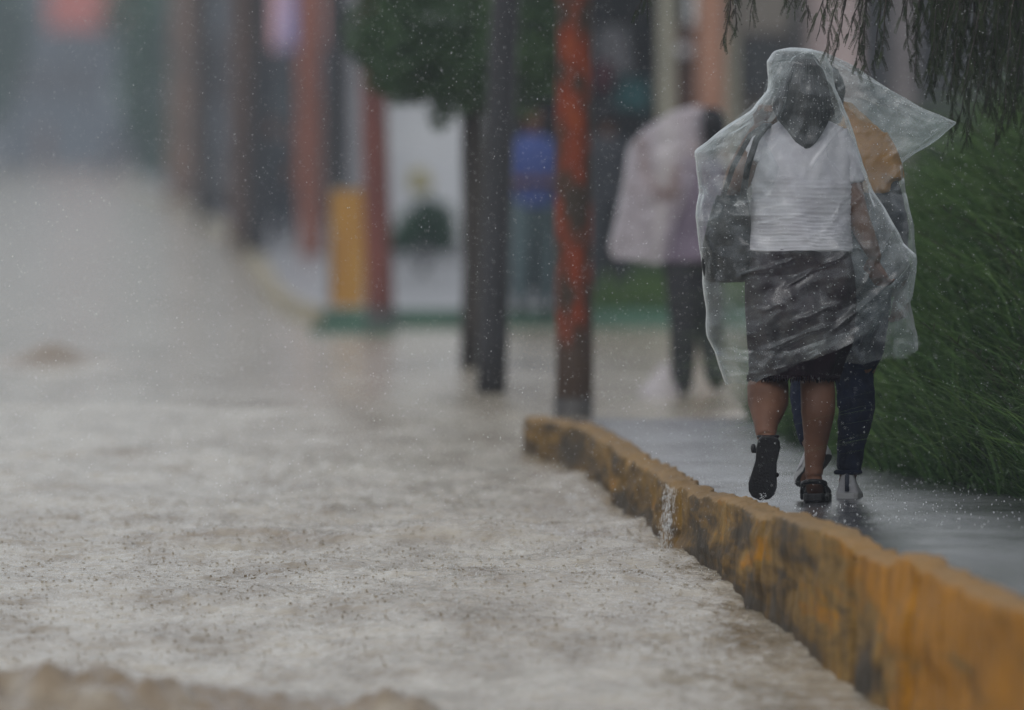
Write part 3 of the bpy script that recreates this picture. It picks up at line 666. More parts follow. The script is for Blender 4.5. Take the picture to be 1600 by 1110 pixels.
# ------------------------------------------------------------------ buildings
def bx_px(mb, x0, x1, y0, y1, d, th=.2, zlo=None):
    """wall panel covering photo px box at depth d, thickness th going away"""
    a = P(x0, y0, d); b = P(x1, y1, d); mb.box(a.x, b.x, d, d + th, b.z if zlo is None else zlo, a.z)
def building(name, label, cat='building'): return empty(name, (0, 0, 0), label, cat)
def place_root(r, loc):
    r.location = loc
M_PINK = mat('pinkish_plaster', (.50, .40, .38), (.42, .34, .33), rough=.8, scale=3)
M_CREAM = mat('cream_paint', (.40, .38, .28), (.32, .31, .24), rough=.7, scale=3)
M_TERRA = mat('terracotta_plaster', (.42, .22, .14), (.34, .17, .11), rough=.8, scale=3)
M_BEIGE = mat('grey_beige_plaster', (.26, .235, .20), (.2, .185, .165), rough=.8, scale=2)
M_BROWN = mat('brown_plaster', (.16, .085, .055), (.11, .06, .045), rough=.8, scale=3)
M_DGREY = mat('dark_grey_plaster', (.055, .06, .068), (.04, .043, .05), rough=.7, scale=2)
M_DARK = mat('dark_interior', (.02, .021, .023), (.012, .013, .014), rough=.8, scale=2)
M_GLASS = mat('dark_glass', (.03, .035, .04), rough=.12, scale=2, bump=0)
M_WHITE = mat('white_plaster', (.66, .68, .70), (.56, .58, .61), rough=.75, scale=1.5)
D1 = 101.0; z1 = float(W(D1)) + .1
root = empty('corner_shop', (P(1130, 480, D1).x, D1, z1), 'shopfront with cream and terracotta pillars behind the walkers', 'building')
def part(nm, m, x0, x1, y0, y1, d=D1, th=.15, zlo=None, par=None):
    mb = MB(); bx_px(mb, x0, x1, y0, y1, d, th, zlo); return mb.build(nm, m, par or root, smooth=False)
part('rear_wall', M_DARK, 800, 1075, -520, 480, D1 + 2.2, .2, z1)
part('wall', M_BEIGE, 1085, 1262, -520, 480, D1 + .3, .3, z1)
part('wall', M_BROWN, 1052, 1090, 38, 480, D1 + .1, .25, z1)
part('pillar', M_CREAM, 1030, 1053, -520, 480, D1 - .1, .12, z1)
part('pillar', M_TERRA, 1090, 1131, -520, 480, D1 - .15, .22, z1)
part('pillar', M_CREAM, 1134, 1152, 52, 480, D1 - .02, .15, z1)
w_ = part('window', mat('dark_brown_frame', (.05, .035, .03), rough=.6), 1153, 1234, 50, 148, D1 + .12, .16)
mb = MB(); bx_px(mb, 1159, 1228, 60, 143, D1 + .10, .02); mb.build('pane', M_GLASS, w_, smooth=False)
part('downpipe', mat('dark_iron', (.025, .027, .03), rough=.5), 1234, 1251, -520, 480, D1 + .05, .12, z1)
part('wall', M_PINK, 1262, 1345, -520, 480, D1 + .25, .3, z1)
part('wall', M_DGREY, 1345, 2900, -520, 480, D1 + .4, .3, z1)
part('pillar', mat('grey_pink_plaster', (.2, .18, .18), rough=.8, scale=2), 1395, 1432, -520, 480, D1 + .2, .18, z1)
part('side_wall', M_DGREY, 790, 800, -520, 480, D1 + .2, 2.2, z1)
part('lintel', M_BEIGE, 800, 1030, -520, -180, D1 - .05, .3)
lamp = part('wall_lamp', mat('milky_plastic', (.6, .6, .62), rough=.4), 1058, 1082, 70, 88, D1 - .05, .12)
bv = lamp.modifiers.new('b', 'BEVEL'); bv.width = .03; bv.segments = 3
# goods hanging in the dark shop opening
def cloth(px0, px1, py0, py1, d, m, label, seed, cat='garment'):
    a = P(px0, py0, d); b = P(px1, py1, d); n = 24
    U, V_ = np.meshgrid(np.linspace(0, 1, n), np.linspace(0, 1, n))
    wv = .03 * np.sin(U * 17 + seed) * (.3 + V_) + .02 * fbm(U * 3, V_ * 2, 2, seed)
    hang = np.stack([a.x + (b.x - a.x) * (.5 + (U - .5) * (.75 + .25 * V_)), d + wv, a.z + (b.z - a.z) * V_ * (1 - .06 * np.cos(U * 9 + seed))], -1).reshape(-1, 3)
    back = hang + np.array([0, .015, 0]); m_ = len(hang)
    Fc = np.concatenate([grid_faces(n, n), grid_faces(n, n)[:, ::-1] + m_])
    r = np_mesh('hanging_cloth', np.concatenate([hang, back]), Fc, m); tag(r, label, cat, 'cloths hanging in the shop opening')
    return r
cloth(928, 985, 42, 112, D1 + 1.0, mat('grey_cloth', (.28, .28, .30), rough=.8), 'pale grey cloth hanging in the dark shopfront just right of the orange pole', 1, 'cloth')
cloth(925, 958, 96, 140, D1 + .8, mat('maroon_cloth', (.12, .025, .04), rough=.8), 'small maroon cloth hanging below the pale grey one', 2, 'cloth')
cloth(958, 1018, 122, 172, D1 + .9, mat('teal_cloth', (.03, .14, .15), rough=.8), 'teal cloth hanging above the dark-clothed person', 3, 'cloth')
# a pole of cloth rails so they hang from something
mb = MB(); a = P(800, -60, D1 + .9); b = P(1040, -60, D1 + .9)
mb.tube([a, b], .02, 8)
for nm_x in (955, 940, 990):
    q = P(nm_x, -60, D1 + .9); mb.tube([q, P(nm_x, 124, D1 + .9)], .006, 5)
mb.build('hanging_rail', mat('rail_metal', (.1, .1, .1), rough=.4), root)
# grass verge in front of the shop
def verge():
    n = 9000; X = rng.uniform(P(925, 480, 91).x, P(1200, 480, 91).x, n); Y = rng.uniform(89, 96, n)
    Z = W(Y) + .09
    return blades(X, Y, Z, rng.uniform(.12, .4, n), rng.uniform(.008, .015, n), rng.uniform(.1, .8, n), rng.uniform(0, 6.28, n), np.clip(rng.normal(.75, .2, n), 0, 1), 3)
V, Fc, tn = verge(); tag(np_mesh('verge_grass', V, Fc, M_GRASS, tone=tn), 'green grass verge in front of the shop pillars', 'grass', kind='stuff')
# white wall behind the street tree
D2 = 128.0; z2 = float(W(D2)) + .1
root = empty('white_house', (P(680, 400, D2).x, D2, z2), 'white house wall behind the street tree and the bush', 'building')
part('wall', M_WHITE, 556, 792, -420, 400, D2, 6, z2, root)
part('plinth', mat('grey_plinth', (.33, .34, .36), rough=.8), 553, 795, 378, 400, D2 - .06, .055, z2, root)
part('roof', M_BROWN, 545, 805, -450, -422, D2 - .4, 7, None, root)
part('door', mat('grey_green_door', (.12, .15, .14), rough=.5), 760, 790, 150, 378, D2 - .04, .035, None, root)
part('column', mat('grey_column', (.33, .33, .35), rough=.8), 548, 572, -420, 400, D2 - .8, .25, z2, root)
# shops farther up the right side of the street
D3 = 185.0; z3 = float(W(D3)) + .1
root = empty('awning_shop', (P(450, 380, D3).x, D3, z3), 'dark grey shop with a pink awning behind the dark poles', 'building')
part('wall', mat('smoky_plaster', (.11, .115, .13), (.08, .085, .1), rough=.8, scale=.6), 350, 560, -560, 385, D3 + 4, 8, z3, root)
part('shutter', mat('slate_shutter', (.05, .065, .075), rough=.5), 412, 500, 110, 380, D3 + 3.9, .08, z3, root)
part('door', mat('brown_door', (.13, .07, .05), rough=.6), 505, 530, 150, 380, D3 + 3.9, .08, z3, root)
aw = MB(); a = P(372, 52, D3); b = P(505, 52, D3); c0 = P(372, -40, D3 + 4); c1 = P(505, -40, D3 + 4)
aw.add([a, b, c1, c0, a + Vector((0, 0, -.25)), b + Vector((0, 0, -.25)), a + Vector((0, .03, -.25)), b + Vector((0, .03, -.25)), a + Vector((0, .03, -.03)), b + Vector((0, .03, -.03)), c1 + Vector((0, 0, -.03)), c0 + Vector((0, 0, -.03))],
       [(0, 1, 2, 3), (4, 5, 1, 0), (6, 8, 9, 7), (4, 6, 7, 5), (8, 11, 10, 9), (0, 3, 11, 8), (1, 9, 10, 2)])
def stripes():
    m, nt, out = new_mat('striped_awning'); b = N(nt, 'ShaderNodeBsdfPrincipled', Roughness=.7); tc = N(nt, 'ShaderNodeTexCoord'); sx = N(nt, 'ShaderNodeSeparateXYZ'); nt.links.new(tc.outputs['Object'], sx.inputs[0])
    a0 = P(372, 52, D3).x; a1 = P(505, 52, D3).x
    mr = N(nt, 'ShaderNodeMapRange'); mr.inputs['From Min'].default_value = a0; mr.inputs['From Max'].default_value = a1; nt.links.new(sx.outputs['X'], mr.inputs[0])
    cr = N(nt, 'ShaderNodeValToRGB'); cr.color_ramp.interpolation = 'CONSTANT'; e = cr.color_ramp.elements
    e[0].color = (.52, .30, .32, 1); e[1].position = .9; e[1].color = (.35, .14, .1, 1)
    k = e.new(.5); k.color = (.14, .17, .34, 1); k = e.new(.72); k.color = (.36, .36, .14, 1)
    nt.links.new(mr.outputs[0], cr.inputs[0]); nt.links.new(cr.outputs[0], b.inputs['Base Color']); nt.links.new(b.outputs[0], out.inputs[0]); return m
aw.build('awning', stripes(), root, smooth=False)
D4 = 290.0; z4 = float(W(D4)) + .1
root = empty('street_house', (P(320, 320, D4).x, D4, z4), 'hazy grey-blue house behind the farthest two poles', 'building')
part('wall', mat('haze_grey_plaster', (.15, .175, .20), (.11, .13, .15), rough=.8, scale=.4), 262, 430, -780, 330, D4, 8, z4, root)  # bluish wall colour carries part of the rain haze
for (a_, b_) in ((296, 312), (330, 350), (372, 392)):
    w_ = part('window', M_GREYBR, a_, b_, 60, 160, D4 - .06, .05, None, root)
    mb = MB(); bx_px(mb, a_ + 3, b_ - 3, 66, 154, D4 - .08, .015); mb.build('pane', M_GLASS, w_, smooth=False)
part('door', M_BROWN, 350, 368, 190, 322, D4 - .07, .06, z4, root)
# end of the street
D5 = 560.0; z5 = float(W(D5))
root = empty('end_building', (P(100, 262, D5).x, D5, z5), 'long building closing the far end of the street, coloured slate-blue for haze', 'building')
part('wall', mat('haze_slate_plaster', (.09, .115, .14), (.075, .095, .12), rough=.8, scale=.15), -330, 262, -900, 268, D5, 12, z5, root)  # haze of the distance mixed into the bluish wall colour
part('wall', mat('pale_blue_plaster', (.22, .25, .28), rough=.8), -90, 8, 120, 266, D5 - .5, .4, z5, root)
for i, xx in enumerate((35, 78, 121)):
    w_ = part('window', M_GREYBR, xx, xx + 24, 100, 150, D5 - .2, .15, None, root); mb = MB(); bx_px(mb, xx + 3, xx + 21, 105, 146, D5 - .25, .04); mb.build('pane', M_GLASS, w_, smooth=False)
part('shutter', mat('pale_shutter', (.22, .26, .29), rough=.5), 168, 214, 120, 178, D5 - .2, .15, None, root)
part('door', M_BROWN, 60, 78, 196, 262, D5 - .2, .15, z5, root)
root = building('red_sign', 'faded coral red sign board high on the building at the far end of the street', 'sign')
q = P(140, 45, D5 - 3); root.location = (q.x, q.y, P(140, 45, D5).z)
mb = MB(); bx_px(mb, 75, 208, -60, 46, D5 - 3, .2)
mb.build('board', mat('coral_red_paint', (.62, .12, .07), (.52, .10, .06), rough=.6, scale=.3), root, smooth=False)
for xx in (95, 190):
    mb = MB(); a_ = P(xx, -10, D5 - 2.8); mb.tube([a_, (a_.x, D5, a_.z)], .06, 6); mb.build('bracket', MATS['dark_iron'], root)

# ------------------------------------------------------------------ cars up the street
def car(px0, px1, d, label, col, top_y, base_y, angle=0):
    a = P(px0, base_y, d); b = P(px1, base_y, d); z0 = float(W(d)) + .02; wd = b.x - a.x; k = wd / 1.75; cx = (a.x + b.x) / 2
    root = empty('parked_car', (cx, d, z0), label, 'car', None)
    H = 1.48 * k; L = 4.2 * k
    prof = [(0, .30), (0, .62), (.06, .78), (.9, .92), (1.55, 1.42), (2.9, 1.48), (3.75, 1.0), (4.15, .93), (4.2, .45), (4.15, .3)]
    mb = MB(); rings = []
    for sgn, inset in ((-1, .03), (-.96, 0), (.96, 0), (1, .03)):
        rings.append([Vector((cx + sgn * wd / 2 * (.82 if zz > .95 else 1), d + (yy + (inset if yy < 2 else -inset)) * k, z0 + (zz - inset * (zz > .5)) * k)) for yy, zz in prof])
    mb.rings(rings); o = mb.build('body', mat('car_paint_' + label.split()[0], col, rough=.25, bump=0, coat=.5), root, smooth=False)
    bv = o.modifiers.new('b', 'BEVEL'); bv.width = .05 * k; bv.segments = 3
    mb = MB(); mb.add([(cx - wd * .37, d + .93 * k, z0 + .96 * k), (cx + wd * .37, d + .93 * k, z0 + .96 * k), (cx + wd * .34, d + 1.47 * k, z0 + 1.39 * k), (cx - wd * .34, d + 1.47 * k, z0 + 1.39 * k)], [(0, 1, 2, 3)]); o = mb.build('windscreen', M_GLASS, root, smooth=False)
    sd = o.modifiers.new('s', 'SOLIDIFY'); sd.thickness = .02; sd.offset = 1
    for sx in (-1, 1):
        for yy in (.8, 3.4):
            t = MB(); x_ = cx + sx * (wd / 2 - .1 * k); t.tube([(x_ - .1 * k, d + yy * k, z0 + .3 * k), (x_ + .1 * k, d + yy * k, z0 + .3 * k)], .31 * k, 20); wl = t.build('wheel', mat('tyre_rubber', (.02, .02, .02), rough=.8), root)
            t = MB(); t.tube([(x_ + sx * .09 * k, d + yy * k, z0 + .3 * k), (x_ + sx * .115 * k, d + yy * k, z0 + .3 * k)], .18 * k, 16); t.build('rim', mat('rim_metal', (.4, .4, .4), rough=.3), wl)
        t = MB(); t.ell((cx + sx * wd * .38, d + .01, z0 + .66 * k), .13 * k, .05 * k, .07 * k); t.build('headlight', mat('lamp_glass', (.35, .37, .38), rough=.15), root)
        t = MB(); t.ell((cx + sx * wd * .54, d + 1.15 * k, z0 + 1.0 * k), .09 * k, .06 * k, .06 * k); t.build('wing_mirror', M_DARK, root)
    mb = MB(); mb.box(cx - wd * .3, cx + wd * .3, d - .03 * k, d - .004, z0 + .4 * k, z0 + .52 * k); mb.build('bumper_grille', M_DARK, root, smooth=False)
    return root
car(330, 475, 208, 'dark slate car parked behind the dark pole at the kerb bend', (.02, .025, .03), 185, 345)
car(158, 238, 390, 'charcoal car parked far up the street below the slate-blue building', (.02, .024, .03), 220, 290)

# ------------------------------------------------------------------ people
M_SKIN = mat('brown_skin', (.165, .075, .042), (.115, .05, .028), spec=.3, rough=.6, scale=9, bump=.15, bscale=160, bdist=.002)
M_HAIR = mat('black_hair', (.010, .010, .013), (.006, .006, .008), spec=.25, rough=.5, scale=60, stretch=(1, 1, .1), bump=.6, bscale=120, bdist=.004)
def hand(mb, wr, d, side, palmn, curl=.9, s=1.0):
    """palm, four unequal bent fingers and a thumb leaving the side of the palm. d: direction along hand, side: towards thumb, palmn: palm normal"""
    wr = Vector(wr); d = Vector(d).normalized(); side = (Vector(side) - d * Vector(side).dot(d)).normalized(); pn = Vector(palmn); pn = (pn - d * pn.dot(d) - side * pn.dot(side)).normalized()
    for i in range(4):
        o = (i - 1.5) * .019 * s
        mb.capsule(wr + side * o * .5, wr + d * .075 * s - side * o, .014 * s, .011 * s, 8)
    lens = [.038, .043, .040, .031]
    for i in range(4):
        o = (1.5 - i) * .019 * s; p = wr + d * .08 * s + side * o; a = 0.25
        for j, (l, r1, r2) in enumerate(((lens[i], .0098, .009), (lens[i] * .7, .009, .008), (lens[i] * .55, .008, .007))):
            a += curl * (.55 + .12 * i * .3)
            v = d * math.cos(a) + pn * math.sin(a); q = p + v * l * s; mb.capsule(p, q, r1 * s, r2 * s, 8); p = q
    p = wr + d * .022 * s + side * .028 * s; q = p + (side * .7 + d * .75 + pn * .35).normalized() * .042 * s; mb.capsule(p, q, .0125 * s, .0105 * s, 8)
    t = q + (d * .85 + pn * .6 - side * .15).normalized() * .03 * s; mb.capsule(q, t, .0105 * s, .008 * s, 8)
def head(mb, c, face, s=1.0, tilt=0):
    """head: cranium, jaw, nose, ears. face: unit vector the face points to"""
    f = Vector(face).normalized(); r = f.cross(Vector((0, 0, 1))).normalized(); u = Vector((0, 0, 1)); M3 = Matrix((r, f, u)).transposed()
    c = Vector(c)
    mb.ell(c + u * .015 * s, .076 * s, .095 * s, .098 * s, 18, M3)
    mb.ell(c + f * .022 * s - u * .045 * s, .056 * s, .066 * s, .075 * s, 14, M3)
    mb.capsule(c + f * .088 * s + u * .008 * s, c + f * .103 * s - u * .028 * s, .008 * s, .013 * s, 8)
    mb.capsule(c + f * .084 * s - u * .06 * s - r * .02 * s, c + f * .084 * s - u * .06 * s + r * .02 * s, .008 * s, .008 * s, 8)
    mb.ell(c + f * .07 * s - u * .098 * s, .025 * s, .022 * s, .018 * s, 10, M3)
    for sg in (-1, 1):
        mb.ell(c + r * sg * .078 * s - f * .005 * s - u * .01 * s, .01 * s, .02 * s, .032 * s, 10, M3)
        mb.capsule(c + f * .083 * s + r * sg * .018 * s + u * .03 * s, c + f * .078 * s + r * sg * .045 * s + u * .028 * s, .006 * s, .005 * s, 6)
    return M3
def eyes(c, face, root, s=1.0):
    f = Vector(face).normalized(); r = f.cross(Vector((0, 0, 1))).normalized(); c = Vector(c)
    for sg in (-1, 1):
        e = MB(); e.ell(c + f * .079 * s + r * sg * .031 * s + Vector((0, 0, .008 * s)), .012 * s, .012 * s, .009 * s, 10); e.build('eye', mat('dark_eye', (.03, .02, .015), rough=.1, bump=0), root)
def limb(mb, pts, rad, n=14, flat=1.0):
    """smooth tapered limb through joints with muscle radii"""
    P_ = [Vector(p) for p in pts]; out = []; ro = []
    for i in range(len(P_) - 1):
        p0 = P_[max(i - 1, 0)]; p1 = P_[i]; p2 = P_[i + 1]; p3 = P_[min(i + 2, len(P_) - 1)]
        for k in range(5):
            t = k / 5
            out.append(.5 * ((2 * p1) + (p2 - p0) * t + (2 * p0 - 5 * p1 + 4 * p2 - p3) * t * t + (3 * p1 - p0 - 3 * p2 + p3) * t ** 3)); ro.append(rad[i] * (1 - t) + rad[i + 1] * t)
    out.append(P_[-1]); ro.append(rad[-1])
    mb.tube(out, ro, n, flat=flat)
DW = 41.6
def w(px, py, dd=0.0): return P(px, py, DW + dd)

# ---- the woman seen from behind
wr = empty('person', w(1255, 786, 0) * 1, 'woman seen from behind in white blouse and dark skirt, lifting one sandalled foot', 'person')
mb = MB()
face = Vector((.05, 1, -.12)).normalized()
head(mb, w(1256, 146, .03), (.05, 1, 0), .90)
limb(mb, [w(1255, 235, .02), w(1254, 205, .02), w(1254, 160, .03)], [.062, .052, .052])
mb.torso([(w(1250, 425, .0), .178, .135), (w(1250, 400, .0), .172, .13), (w(1250, 350, -.0), .15, .112), (w(1252, 300, .0), .155, .118), (w(1255, 255, .01), .17, .115), (w(1257, 228, .015), .15, .09), (w(1256, 212, .015), .10, .07)])
# arms
limb(mb, [w(1196, 228, .02), w(1172, 255, .0), w(1148, 292, .02), w(1152, 268, .14), w(1168, 232, .16), w(1180, 208, .16)], [.055, .05, .042, .04, .032, .025])
hand(mb, w(1181, 206, .16), (.3, -.2, 1), (1, .2, 0), (.1, -1, -.1), 1.0)
limb(mb, [w(1310, 228, .02), w(1322, 262, .0), w(1338, 330, .0), w(1354, 372, .02), w(1366, 398, .05)], [.052, .048, .042, .037, .026])
hand(mb, w(1367, 400, .05), (.18, .25, -1), (-.9, .5, 0), (.3, .9, .2), .7)
# legs
limb(mb, [w(1215, 420, .0), w(1210, 520, .06), w(1203, 576, .085), w(1200, 606, .02), w(1200, 628, -.04), w(1197, 660, -.14), w(1197, 684, -.20)], [.095, .085, .066, .077, .076, .046, .034], 16)
limb(mb, [w(1290, 420, 0), w(1282, 520, .02), w(1277, 580, .02), w(1278, 615, .0), w(1278, 645, -.01), w(1275, 690, 0), w(1272, 728, 0), w(1272, 742, .0)], [.095, .083, .063, .064, .063, .045, .034, .035], 16)
# feet: left lifted with toes down, right planted
mb.capsule(w(1199, 690, -.20), w(1196, 715, -.19), .034, .038, 12); mb.capsule(w(1197, 715, -.18), w(1192, 758, -.16), .034, .036, 12)
mb.capsule(w(1272, 752, 0), w(1273, 762, .03), .033, .034, 12); mb.capsule(w(1273, 764, .03), w(1277, 772, .17), .032, .026, 12)
for i in range(5):
    o = (i - 2) * .016; mb.capsule(w(1277, 774, .17) + Vector((o, 0, 0)), w(1278, 776, .20 - abs(i - 1) * .006) + Vector((o, 0, 0)), .010, .008, 8)
    mb.capsule(w(1192, 760, -.15) + Vector((o, 0, 0)), w(1191, 772, -.14) + Vector((o, 0, 0)), .010, .008, 8)
mb.build('body', M_SKIN, wr, remesh=.006, sm=5)
eyes(w(1256, 146, .03), (.05, 1, 0), wr, .90)
# hair: long, straight, wet, parted strands
HAIR_LATER = True
# blouse: gathered white cotton
M_BLOUSE = mat('white_cotton', (.62, .60, .64), (.52, .50, .55), rough=.75, scale=12, bump=.4, bscale=60, bdist=.004)
def loft_np(name, keys, m, parent, nr=90, nc=96, disp=None, thick=0.0):
    """keys: (center, rx, ry) top to bottom; disp(u, v) radial offset"""
    k = len(keys); t = np.linspace(0, 1, k); T = np.linspace(0, 1, nr)
    cx = np.interp(T, t, [q[0][0] for q in keys]); cy = np.interp(T, t, [q[0][1] for q in keys]); cz = np.interp(T, t, [q[0][2] for q in keys])
    rx = np.interp(T, t, [q[1] for q in keys]); ry = np.interp(T, t, [q[2] for q in keys])
    def sm(a):
        for _ in range(4): a[1:-1] = (a[:-2] + 2 * a[1:-1] + a[2:]) / 4
        return a
    rx = sm(rx); ry = sm(ry); cx = sm(cx); cy = sm(cy)
    A = np.linspace(0, 2 * np.pi, nc, endpoint=False); U, V_ = np.meshgrid(A, T)
    dsp = disp(U, V_) if disp else 0
    X = cx[:, None] + np.cos(U) * (rx[:, None] + dsp); Y = cy[:, None] + np.sin(U) * (ry[:, None] + dsp); Z = np.repeat(cz[:, None], nc, 1)
    if disp: Z = Z + .35 * dsp
    o = np_mesh(name, np.stack([X, Y, Z], -1).reshape(-1, 3), grid_faces(nr, nc, True), m, parent)
    if thick: sd = o.modifiers.new('s', 'SOLIDIFY'); sd.thickness = thick; sd.offset = -1
    return o
def hair_strands(U, V_): return .0035 * np.abs(np.sin(U * 19 + 2.2 * np.sin(V_ * 3))) + .002 * fbm(np.cos(U) * 5, V_ * .8 + np.sin(U) * 3, 2, 33)
hair_o = loft_np('hair', [(w(1259, 84, .0), .004, .004), (w(1259, 87, .0), .026, .034), (w(1258, 96, .0), .046, .066), (w(1257, 114, .0), .068, .092), (w(1256, 134, -.01), .086, .104), (w(1254, 154, -.03), .100, .100), (w(1253, 172, -.055), .104, .080), (w(1256, 190, -.075), .088, .058), (w(1259, 206, -.085), .062, .040), (w(1259, 222, -.09), .036, .024), (w(1256, 238, -.09), .014, .010), (w(1255, 246, -.088), .004, .004)], M_HAIR, wr, nr=110, nc=160, disp=hair_strands)
def blouse_folds(U, V_):
    s = .006 * fbm(np.cos(U) * 2 + 3, V_ * 5 + np.sin(U) * 2, 3, 5)
    gather = np.clip((V_ - .50) / .05, 0, 1)
    return s + gather * .006 * np.abs(np.sin(V_ * 118 + 1.6 * fbm(np.cos(U) * 2.4, V_ * 3 + np.sin(U), 2, 8))) + (1 - gather) * .010 * fbm(np.cos(U) * 3 + V_ * 2, V_ * 2.2, 3, 12)
loft_np('blouse', [(w(1256, 188, .018), .070, .060), (w(1256, 203, .015), .128, .080), (w(1255, 222, .015), .178, .108), (w(1254, 258, .01), .186, .135), (w(1253, 295, 0), .180, .140), (w(1251, 335, 0), .180, .137), (w(1250, 365, 0), .187, .145), (w(1250, 393, 0), .193, .152)], M_BLOUSE, wr, disp=blouse_folds, thick=.003)
sb = MB()
limb(sb, [w(1208, 218, .02), w(1192, 238, .01), w(1182, 258, .0)], [.074, .068, .064])
sb.build('sleeve', M_BLOUSE, wr, remesh=.007, sm=3, fold=.012, fold_size=.04)
sb = MB()
limb(sb, [w(1298, 218, .02), w(1314, 246, .01), w(1325, 290, .0)], [.074, .070, .062])
sb.build('sleeve', M_BLOUSE, wr, remesh=.007, sm=3, fold=.012, fold_size=.04)
M_SKIRT = mat('dark_plum_cloth', (.020, .009, .015), (.012, .006, .010), spec=.08, rough=.9, scale=12, bump=.3)
def skirt_folds(U, V_): return .011 * np.sin(U * 9 + 2 * np.sin(V_ * 2)) * V_ + .006 * fbm(np.cos(U) * 3, V_ * 3, 3, 19)
loft_np('skirt', [(w(1250, 386, 0), .185, .145), (w(1250, 430, 0), .200, .160), (w(1250, 480, .01), .203, .17), (w(1248, 530, .03), .192, .17), (w(1243, 565, .04), .172, .165), (w(1240, 588, .045), .163, .16)], M_SKIRT, wr, disp=skirt_folds, thick=.003)
# lace fringe at the skirt hem
fr = MB()
for k in range(110):
    a = 2 * math.pi * k / 110; c = w(1240, 586, .045); p = Vector((c.x + math.cos(a) * .168, c.y + math.sin(a) * .165, c.z))
    fr.tube([p, p + Vector((0, 0, -.012)), p + Vector((random.uniform(-.004, .004), 0, -.02 - random.random() * .008))], [.003, .004, .001], 4)
fr.build('hem_fringe', M_SKIRT, wr)
# sandals
M_SOLE = mat('black_rubber', (.009, .009, .012), (.006, .006, .007), spec=.3, rough=.45, scale=30, bump=.3)
def sole(name, heel, toe, nrm, parent, wd=.047, th=.018):
    """flat sole from heel to toe, outline of a foot, thickness along nrm"""
    heel = Vector(heel); toe = Vector(toe); d = (toe - heel); L = d.length; d.normalize(); n = Vector(nrm); n = (n - d * n.dot(d)).normalized(); s_ = d.cross(n)
    prof = [(0, .0), (.02, .55), (.08, .80), (.2, .86), (.4, .78), (.6, .92), (.76, 1.05), (.88, .95), (.96, .65), (1, .0)]
    ring = [heel + d * L * t + s_ * wd * q for t, q in prof] + [heel + d * L * t - s_ * wd * q for t, q in prof[::-1][1:-1]]
    mb = MB(); mb.rings([[p + n * th for p in ring], [p for p in ring]]); o = mb.build(name, M_SOLE, parent, smooth=False)
    b = o.modifiers.new('b', 'BEVEL'); b.width = .005; b.segments = 3
    return o, d, n, s_
sd1 = empty('sandal', w(1193, 730, -.24), 'black sandal on the woman\'s lifted left foot, its dark sole turned to the camera', 'sandal', None)
sole('sole', w(1203, 680, -.262), w(1188, 781, -.222), (0, -1, -.1), sd1, .050, .022)
for (px, py, dd, r) in ((1198, 702, -.205, .043), (1194, 745, -.18, .046)):
    c = w(px, py, dd); st = MB(); st.tube([c + Vector((math.cos(a) * r, math.sin(a) * .052, .006 * math.cos(a))) for a in [math.pi * (i / 12 * 1.2 - .1) for i in range(13)]], .009, 8); st.build('strap', M_SOLE, sd1)
c = w(1200, 684, -.205); st = MB(); st.tube([c + Vector((math.cos(a) * .037, .01 + math.sin(a) * .045, .004)) for a in [2 * math.pi * i / 20 for i in range(21)]], .006, 6); st.build('heel_strap', M_SOLE, sd1)
st = MB(); st.ell(w(1177, 701, -.215), .010, .016, .019, 8); st.build('buckle', M_SOLE, sd1)
sd2 = empty('sandal', w(1273, 784, .0), 'black open-backed sandal under the woman\'s planted right foot', 'sandal', None)
sole('sole', w(1272, 784, -.05) , w(1279, 784, .21), (0, 0, 1), sd2, .050, .030)
st = MB(); c = w(1272, 757, 0.0)
st.tube([c + Vector((math.cos(a) * .041, .02 + math.sin(a) * .050, .012 * -math.sin(a))) for a in [math.pi * (1.0 + i / 14 * 1.0) for i in range(15)]], .0095, 8)
st.build('heel_strap', M_SOLE, sd2)
for sg in (-1, 1):
    st = MB(); st.tube([w(1272, 757, .02) + Vector((sg * .040, 0, 0)), w(1272, 768, .04) + Vector((sg * .043, 0, 0)), w(1273, 779, .06) + Vector((sg * .044, 0, 0))], [.009, .009, .009], 8); st.build('side_strap', M_SOLE, sd2)
c = w(1277, 768, .12); st = MB(); st.tube([c + Vector((math.cos(a) * .043, 0, math.sin(a) * .03 - .008)) for a in [math.pi * i / 12 for i in range(13)]], .010, 8, flat=1.6)
st.build('strap', M_SOLE, sd2)
# handbag hanging from the left shoulder
bg = empty('handbag', w(1137, 440, -.02), 'black shoulder handbag hanging at the woman\'s left side under the plastic', 'handbag')
mb = MB(); rr = []
for (py, hw, dp, cx) in ((441, .060, .03, 1135), (436, .082, .05, 1135), (415, .092, .062, 1135), (380, .088, .062, 1136), (345, .078, .055, 1140), (318, .066, .042, 1143), (306, .055, .025, 1144)):
    c = w(cx, py, -.03); rr.append([c + Vector((hw * (abs(math.cos(a)) ** .6) * (1 if math.cos(a) > 0 else -1), dp * (abs(math.sin(a)) ** .7) * (1 if math.sin(a) > 0 else -1), 0)) for a in [2 * math.pi * k / 24 for k in range(24)]])
mb.rings(rr); mb.build('bag_body', mat('black_leather', (.009, .011, .014), (.006, .007, .009), spec=.25, rough=.5, scale=30, bump=.4), bg, fold=.012, fold_size=.06)
st = MB(); st.tube([w(1128, 312, -.05), w(1145, 262, -.11), w(1172, 212, -.105), w(1194, 197, -.05), w(1203, 196, .03), w(1190, 220, .12), w(1160, 290, .05), w(1158, 312, -.0)], .010, 8, flat=.5)
st.build('strap', MATS['black_leather'], bg); st = MB()
st.tube([w(1160, 312, -.06), w(1168, 262, -.155), w(1182, 218, -.14), w(1198, 197, -.06), w(1205, 196, .03), w(1198, 225, .12)], .012, 8, flat=.5)
st.build('strap', MATS['black_leather'], bg)

